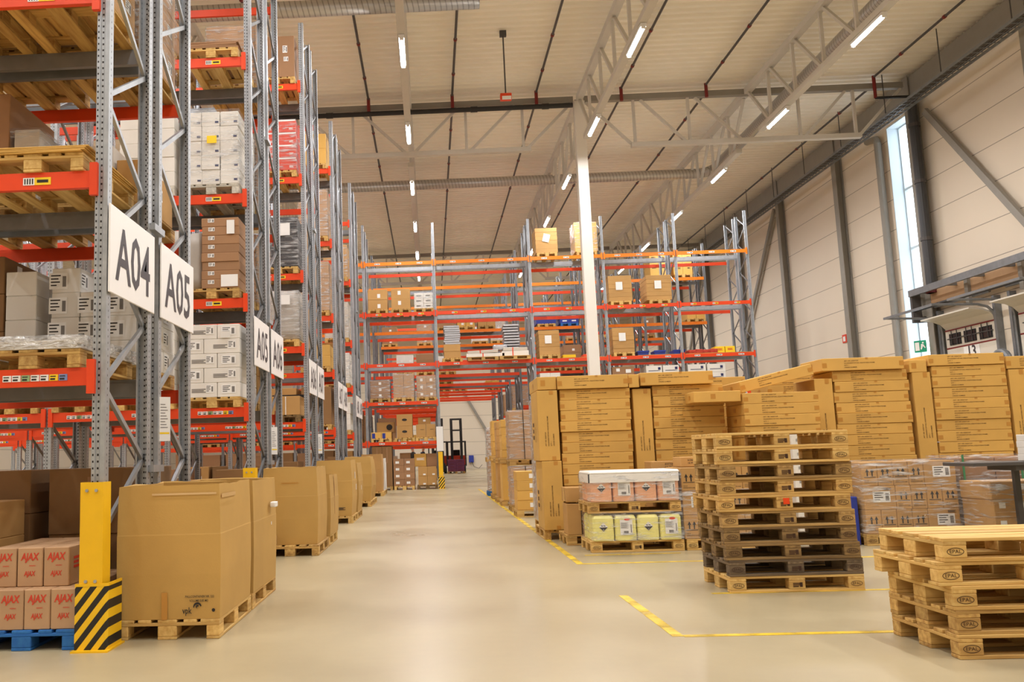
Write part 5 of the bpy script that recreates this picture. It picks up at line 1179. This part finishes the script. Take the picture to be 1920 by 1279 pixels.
wload(0, -1.03, 1, 'large tan carton with black oval', 'centre', 'kraft2', 1, 2, .62, .92, (('oval', 'F', 0, .24, .1, .05),), None, 'w_new'); wload(0, -.2, 1, 'tan carton pair', 'right', 'kraft2', 2, 1, .76, .5, (('print', 'F', .05, .3, .15, .02),), None, 'w_new')
carton('carton', 'small tan carton above the carton pair, wide rack', 'carton', (-.25, 36.0, 2.51), (.5, .5, .28), 'kraft2', (('blank', 'F', 0, .16, .1, .08),)); carton('carton', 'greenish tan carton behind the blue marked ones, wide rack', 'carton', (-1.8, 36.1, 2.25), (.7, .5, .4), 'kraft2', (('oval', 'F', .15, .2, .12, .12),))
wload(0, -1.95, 2, 'brown carton with white dots', 'left', 'brown', 1, 3, .78, .72, (('blank', 'F', .0, .12, .1, .1),), 'film'); wload(0, -1.02, 2, 'film wrapped pale carton', 'centre', 'pinkish', 2, 2, .82, .95, (), 'film', 'w_new'); wload(0, -.12, 2, 'film wrapped pinkish carton', 'right', 'pinkish', 2, 3, .76, .85, (('blank', 'F', 0, .12, .1, .1),), 'film')
wload(0, -1.95, 4, 'plain tan carton', 'left', 'kraft2', 1, 2, .78, .82, (('blank', 'F', .05, .15, .12, .16),)); wload(0, -1.03, 4, 'plain tan carton', 'centre', 'kraft2', 1, 2, .76, .82, (('blank', 'F', -.05, .25, .12, .16),)); wload(0, -.12, 4, 'white carton with black print', 'right', 'white', 2, 3, .74, .62, (('print', 'F', 0, .1, .2, .06),), 'film')
# above the opening
wload(0, .95, 3, 'tan carton', 'left', 'kraft2', 1, 2, .66, .55); 
for i in range(9):
    o = ob('silver_profile', cached('prof', lambda: MB().bbox(-.31, .31, -.5, .5, 0, .075, .01).mesh('silver_profile', 'foil')), None, (.96+random.uniform(-.02, .02), 35.85, wz(3)+.70+.085*i), (0, 0, random.uniform(-.04, .04))); tag(o, f'silver profile bundle, {ordw(i)} from below, left side above the aisle opening', 'profile bundle', 'silver profiles left')
    o = ob('silver_profile', CACHE['prof'], None, (3.35+random.uniform(-.03, .03), 36.3, wz(3)+.50+.115*i), (0, 0, random.uniform(-.05, .05))); tag(o, f'silver slat bundle, {ordw(i)} from below, right side above the aisle opening', 'profile bundle', 'silver profiles right')
o = ob('base_board', MB().box(-.4, .4, -.45, .45, 0, .35).mesh('base_board', 'brown'), None, (3.35, 36.3, wz(3)+.147)); o.name = 'brown_carton'; tag(o, 'brown carton under the silver slat bundles above the aisle opening', 'carton')
pallet_far('wooden pallet under the silver slat bundles above the aisle opening', (3.35, 36.3, wz(3)), 0)
t = pallet_far('long wooden pallet under the white profile packs above the aisle opening', (2.15, 35.55, wz(3)), 0, 'w_mid'); pallet_far('second wooden pallet under the white profile packs above the aisle opening', (3.4, 35.45, wz(3)), 0, 'w_mid')
for i, (xa, xb, z, h, tl) in enumerate(((1.5, 3.0, 0, .14, .0), (1.55, 2.75, .145, .12, -.03), (2.9, 3.95, .0, .2, 0), (2.95, 3.9, .205, .13, .02))):
    o = ob('profile_pack', MB().bbox(-(xb-xa)/2, (xb-xa)/2, -.22, .22, 0, h, .01).mesh('profile_pack', ('white', 'offwhite')[i % 2]), None, ((xa+xb)/2, 35.45, wz(3)+.148+z), (0, tl, 0)); tag(o, f'long white profile pack, {ordw(i)} of the heap above the aisle opening', 'profile pack')
    ob('orange_strap', MB().box(-.02, .02, -.225, .225, -.003, h+.003).mesh('orange_strap', 'orange'), o, (-.1, 0, 0))
sack('foil_heap', 'crumpled silver foil heap on the white profile packs', 'foil', (2.85, 35.6, wz(3)+.43), .55, .4, .2, 'foil', 12)
# past the opening
KL = (('label', 'F', -.06, .12, .12, .11),)
for (x, l, w, h, nm) in ((4.87, 5, .88, 1.02, 'left of the white column'), (4.78, 3, .82, .98, 'left of the white column'), (7.68, 4, .92, 1.03, 'past the white column, left'), (9.2, 4, .98, 1.0, 'past the white column, right'), (7.68, 3, .84, .98, 'past the white column')):
    wload(0, x, l, 'tan slatted carton', nm, 'kraft2', 1, 6, w, h, (), None, 'w_new')
    o = ob('delivery_note', MB().box(-.13, .13, -.004, .004, 0, .32).mesh('delivery_note', 'paper'), None, (x-.04, WRY[0]+.005, wz(l)+.6), (0, .25 if l == 5 else 0, 0)); tag(o, f'white note on the tan slatted cartons {nm}, {WN[l]}', 'note')
wload(0, 6.45, 5, 'tan wrapped carton', 'behind the white column', 'kraft', 1, 5, .9, 1.2, (), 'film'); 
wload(0, 4.75, 2, 'white carton with black print', 'past the opening', 'white', 2, 2, .8, .8, (('print', 'F', .05, .2, .2, .08),)); wload(0, 7.6, 2, 'brown carton with white labels', 'third bay', 'brown', 1, 2, .85, .95, (('blank', 'F', -.2, .35, .14, .12), ('blank', 'F', .2, .3, .2, .14)))
for i, x in enumerate((8.75, 9.4)): wload(0, x+.05, 2, 'white and blue carton', f'third bay, {ordw(i)} pile', 'white', 1, 3, .62, .95, (('print', 'F', 0, .12, .45, .04, 'navyink'), ('blank', 'F', .2, .2, .1, .1, 'navyink')))
for i, x in enumerate((10.45, 11.2)): wload(0, x, 2, 'white and navy carton', f'end bay, {ordw(i)} pile', 'white', 1, 3, .7, .95, (('print', 'F', 0, .12, .5, .04, 'navyink'), ('blank', 'F', .2, .2, .1, .1, 'navyink')))
for x0, x1, nm in ((8.2, 9.85, 'trays'), (10.05, 12.6, 'net bags'), (5.25, 6.95, 'flat cartons')):
    o = ob('shelf_board', MB().box(x0, x1, WRY[0]-.02, WRY[0]+1.12, wz(3), wz(3)+.018).mesh('shelf_board', 'w_mid')); tag(o, f'thin wooden shelf board under the {nm} on the wide rack', 'shelf board')
for i, x in enumerate((11.45, 11.85)): carton('carton', f'yellow carton with red print, {"first" if i == 0 else "second"} of two on the end bay', 'carton', (x, 35.75, wz(3)+.019), (.37, .5, .26), 'yellowbox', (('print', 'F', 0, .15, .2, .09, 'redink'),))
for i in range(4): sack('net_bag', f'red net bag, {ordw(i)} of the row on the end bay of the wide rack', 'bag', (10.35+.28*i, 35.65, wz(3)+.019), .3, .45, .15+.02*(i % 2), 'redbag', 20+i)
for i, x in enumerate((8.45, 9.1, 9.85)):
    o = ob('blue_tray', MB().prism([(-.2, 0), (.2, 0), (.23, .16), (-.23, .16)], -.3, .3, 'y').mesh('blue_tray', 'bluebox'), None, (x, 35.75, wz(3)+.019)); tag(o, f'blue plastic tray, {ordw(i)} on the third level past the white column', 'tray')
    mb = MB(); mb.box(-.23, .23, -.33, -.3, .12, .18); ob('tray_rim', mb.mesh('tray_rim', 'bluebox'), o)
o = carton('carton', 'flat yellow carton on the third level left of the white column', 'carton', (5.55, 35.7, wz(3)+.019), (.5, .6, .12), 'yellowbox'); carton('carton', 'flat orange carton behind the white column on the third level', 'carton', (6.4, 35.7, wz(3)+.019), (.6, .6, .12), 'orange')
for k in (0, 1):
    for l in (0, 1):
        for j in range(8):
            q = rq.choice((('dark brown carton', 'darkbrown', 1, 2), ('tan carton', 'kraft2', 2, 2), ('brown carton', 'brown', 1, 2), ('dark brown carton', 'darkbrown', 1, 3)))
            xx = (-3.1, -4.0, -4.85, -5.85, -6.8, -7.7, -8.75, -9.7)[j]
            if k == 1 and j > 5 or (k == 0 and l == 1 and j in (2, 5)): continue
            wload(k, xx, l, q[0], f'deep left, {ordw(j)} place', q[1], q[2], q[3], .82, rq.uniform(.9, 1.25) if l else rq.uniform(1.1, 1.5))
# racks behind: blue boxes, top cartons, then mixed loads
wload(1, 5.45, 4, 'blue carton', 'past the opening', 'bluebox', 1, 2, .9, .45, (), None, 'w_new'); wload(1, 6.5, 4, 'blue and white carton', 'past the opening', 'bluebox', 2, 2, .85, .42, (('blank', 'F', 0, .1, .2, .06),), None, 'w_blue')
wload(1, 10.7, 5, 'tan carton with print', 'end bay', 'kraft', 2, 2, .8, 1.0, (('print', 'F', 0, .35, .2, .05),), None, 'w_new'); wload(1, 11.8, 5, 'black labelled carton', 'end bay wall side', 'kraft', 2, 2, .85, 1.0, (('print', 'F', .05, .3, .12, .08),), None, 'w_new')
rr = random.Random(41)
KIND = [('tan carton', 'kraft2', 2, 2, .9, None), ('pale brown carton', 'pinkish', 1, 3, 1.1, 'film'), ('white carton', 'white', 2, 2, .8, None), ('brown carton', 'brown', 1, 3, 1.0, None), ('wrapped pale carton', 'offwhite', 1, 2, 1.1, 'film'), ('yellow topped carton', 'kraft', 2, 1, .5, None)]
for k in range(1, 5):
    for b in range(1, 6):
        if k > 2 and b > 3: continue
        x0, x1 = WXS[b], WXS[b+1]; ns = 4 if b == 2 else 3
        for l in range(0, 5):
            if b == 2 and l < 3: continue
            if k > 2 and l > (2 if b != 2 else 4): continue
            for j in range(ns):
                p = .62 if l in (1, 2) else .42 if l == 3 else .3 if l == 4 else .5
                if k == 1 and (b == 3 and l == 4 or b == 5 and l == 3): continue
                if k == 1 and b == 1 and l == 4: p = 0
                if b in (2,) and l == 4: p = .1
                if k > 3: p *= .7
                if b > 3 and l < 2: continue
                if rr.random() > p: continue
                q = rr.choice(KIND); x = x0+.5+(x1-x0-1.0)*(j/(ns-1))
                wload(k, x, l, q[0], f'{BN[b]}, {ordw(j)} place', q[1], q[2], q[3], .8, min(q[4]*rr.uniform(.8, 1.05), 1.25), (('blank', 'F', .05, .12, .12, .1),) if rr.random() < .6 else (), q[5] if k < 3 else None, rr.choice(('w_new', 'w_mid', 'w_mid')))
# ------------------------------------------------------------------ fork trucks, crates, people at the far end
def truck(label, x, y, rz=0):
    t = thing('forklift', label, 'forklift', (x, y, 0), rz)
    for s in (-1, 1):
        ob('mast_upright', MB().box(s*.33-.09, s*.33+.09, -.12, .08, .1, 3.75).mesh('mast_upright', 'blackpipe'), t)
        ob('guard_post', MB().box(s*.62-.04, s*.62+.04, .0, .08, .5, 2.15).mesh('guard_post', 'blackpipe'), t); ob('guard_post', MB().box(s*.62-.04, s*.62+.04, 1.3, 1.38, .9, 2.15).mesh('guard_post', 'blackpipe'), t)
        for yy, r in ((.1, .28), (1.35, .22)): ob('wheel', MB().tube([(s*.5-.09, yy, r), (s*.5+.09, yy, r)], r, 14).mesh('wheel', 'rubber'), t)
        ob('fork', MB().box(s*.25-.05, s*.25+.05, -1.15, -.1, .05, .09).mesh('fork', 'darksteel'), t)
    ob('mast_head', MB().box(-.42, .42, -.1, .06, 3.66, 3.78).mesh('mast_head', 'blackpipe'), t); ob('mast_tie', MB().box(-.33, .33, -.05, .03, 2.9, 3.0).mesh('mast_tie', 'blackpipe'), t); ob('carriage', MB().box(-.5, .5, -.16, -.1, .15, .7).mesh('carriage', 'blackpipe'), t)
    ob('body', MB().prism([(.15, .25), (1.75, .3), (1.85, .6), (1.75, 1.1), (1.1, 1.15), (1.0, .65), (.4, .6), (.25, 1.2), (.15, 1.2)], -.58, .58, 'x').mesh('body', 'truckred'), t)
    ob('overhead_guard', MB().box(-.66, .66, -.05, 1.42, 2.12, 2.2).mesh('overhead_guard', 'blackpipe'), t); ob('seat', MB().bbox(-.25, .25, .95, 1.05, 1.1, 1.6, .03).mesh('seat', 'rubber'), t); ob('cushion', MB().bbox(-.25, .25, .6, 1.0, .9, 1.06, .03).mesh('cushion', 'rubber'), t)
truck('dark mast forklift with orange body parked behind the purple crates', 1.75, 63.2); truck('second orange forklift half hidden behind the yellow guard of the opening', .42, 62.4)
pallet_far('wooden pallet under the purple crates at the far end of the aisle', (1.62, 61.6, .001), 0, 'w_mid')
for k in range(4):
    for i in range(2): 
        c = carton('crate', f'purple plastic crate, {lay(k, 4)}, {"left" if i == 0 else "right"}, in front of the forklift', 'crate', (1.34+.56*i, 61.6, .146+.2*k), (.555, .7, .195), 'purple', (('print', 'F', 0, .1, .3, .05, 'maroon'),))
for i, (x, z) in enumerate(((2.05, .55), (3.35, .55))):
    o = ob('charger_box', MB().bbox(-.2, .2, -.15, .15, 0, .6, .02).mesh('charger_box', 'bluebox'), None, (x, FY-.16, z)); tag(o, f'blue charger box on the far wall, {"behind the forklift" if i == 0 else "at the far post"}', 'charger'); ob('cable', MB().tube([(0, -.17, .1), (.2, -.3, -.35), (.6, -.3, -.5), (.9, -.2, -.2)], .02, 6).mesh('cable', 'rubber'), o)
def person(label, x, y, rz, shirt, cap=None):
    t = thing('person', label, 'person', (x, y, 0), rz)
    V = [((0, 0, .95), .15), ((0, 0, 1.15), .14), ((0, .02, 1.36), .16), ((0, .01, 1.5), .062), ((0, -.02, 1.60), .085), ((0, -.03, 1.70), .09), ((.09, 0, .88), .10), ((.1, -.02, .5), .072), ((.11, .02, .1), .05), ((.11, -.12, .04), .045), ((-.09, 0, .88), .10), ((-.1, .03, .5), .072), ((-.11, .05, .1), .05), ((-.11, -.09, .04), .045),
         ((.19, .01, 1.42), .062), ((.26, -.03, 1.15), .048), ((.2, -.26, 1.08), .036), ((.17, -.36, 1.10), .034), ((-.19, .01, 1.42), .062), ((-.26, -.02, 1.15), .048), ((-.2, -.24, 1.05), .036), ((-.17, -.34, 1.07), .034)]
    E = [(0, 1), (1, 2), (2, 3), (3, 4), (4, 5), (0, 6), (6, 7), (7, 8), (8, 9), (0, 10), (10, 11), (11, 12), (12, 13), (2, 14), (14, 15), (15, 16), (16, 17), (2, 18), (18, 19), (19, 20), (20, 21)]
    me = bpy.data.meshes.new('body'); me.from_pydata([v[0] for v in V], E, []); o = ob('body', me, t); sk = o.modifiers.new('skin', 'SKIN'); me.materials.append(M[shirt]); me.materials.append(M['skin'])
    for i, v in enumerate(V): me.skin_vertices[0].data[i].radius = (v[1], v[1]*.8 if i in (0, 1, 2) else v[1])
    me.skin_vertices[0].data[0].use_root = True; o.modifiers.new('sub', 'SUBSURF').levels = 1; o.modifiers['sub'].render_levels = 2
    ev = o.evaluated_get(bpy.context.evaluated_depsgraph_get()); nm = bpy.data.meshes.new_from_object(ev); o.modifiers.clear(); o.data = nm
    for p in nm.polygons:
        c = p.center; p.material_index = 1 if c.z > 1.5 or (c.y < -.28) else 0; p.use_smooth = True
    mb = MB()
    mb.add([(.1*math.cos(a)*math.cos(b), -.015+.105*math.sin(a)*math.cos(b), 1.70+.10*math.sin(b)) for b in (0.1, .5, .9, 1.3) for a in [i*math.pi/6 for i in range(12)]], [(r*12+i, r*12+(i+1) % 12, (r+1)*12+(i+1) % 12, (r+1)*12+i) for r in range(3) for i in range(12)]+[tuple(36+i for i in range(12))])
    h = ob('hair', mb.mesh('hair', cap or 'hair', True), t)
    for s in (-1, 1): ob('ear', MB().bbox(s*.09-.012, s*.09+.012, -.04, 0, 1.62, 1.68, .005).mesh('ear', 'skin'), t)
    mb = MB(); mb.add([(-.014, -.105, 1.62), (.014, -.105, 1.62), (0, -.135, 1.625), (0, -.1, 1.67)], [(0, 1, 2), (0, 2, 3), (1, 3, 2), (0, 3, 1)]); ob('nose', mb.mesh('nose', 'skin'), t)
    mb = MB(); 
    for s in (-.035, .035): mb.box(s-.012, s+.012, -.118, -.105, 1.66, 1.675)
    ob('eyes', mb.mesh('eyes', 'ink'), t)
    mb = MB()
    for s in (-1, 1):
        for f in range(4): mb.tube([(s*.17+(f-1.5)*.018, -.36, 1.09), (s*.17+(f-1.5)*.018, -.42-.01*(f in (1, 2)), 1.085), (s*.17+(f-1.5)*.017, -.45, 1.065)], .009, 6)
        mb.tube([(s*.17-s*.03, -.34, 1.1), (s*.17-s*.055, -.39, 1.11)], .011, 6)
    ob('fingers', mb.mesh('fingers', 'skin'), t)
person('person in dark navy clothes with brown hair standing beyond the wide rack', -.48, 50.3, rad(70), 'navy'); person('person in black clothes with blue cap standing further back beyond the wide rack', -1.05, 50.7, rad(-60), 'blackpipe', 'bluebox')
dup = {k: v for k, v in USED.items() if len({g or n for n, g in v}) > 1}
long_ = [k for k in USED if len(k.replace(',', ' ').split()) > 16]
print('SAME', [(k, len(v)) for k, v in USED.items() if len(v) > 1][:20]); print('DUP', len(dup), list(dup.items())[:8]); print("LONG", len(long_), sorted(long_, key=lambda q: hash(q))[:25]); print('N', sum(len(v) for v in USED.values()), len(bpy.data.objects))
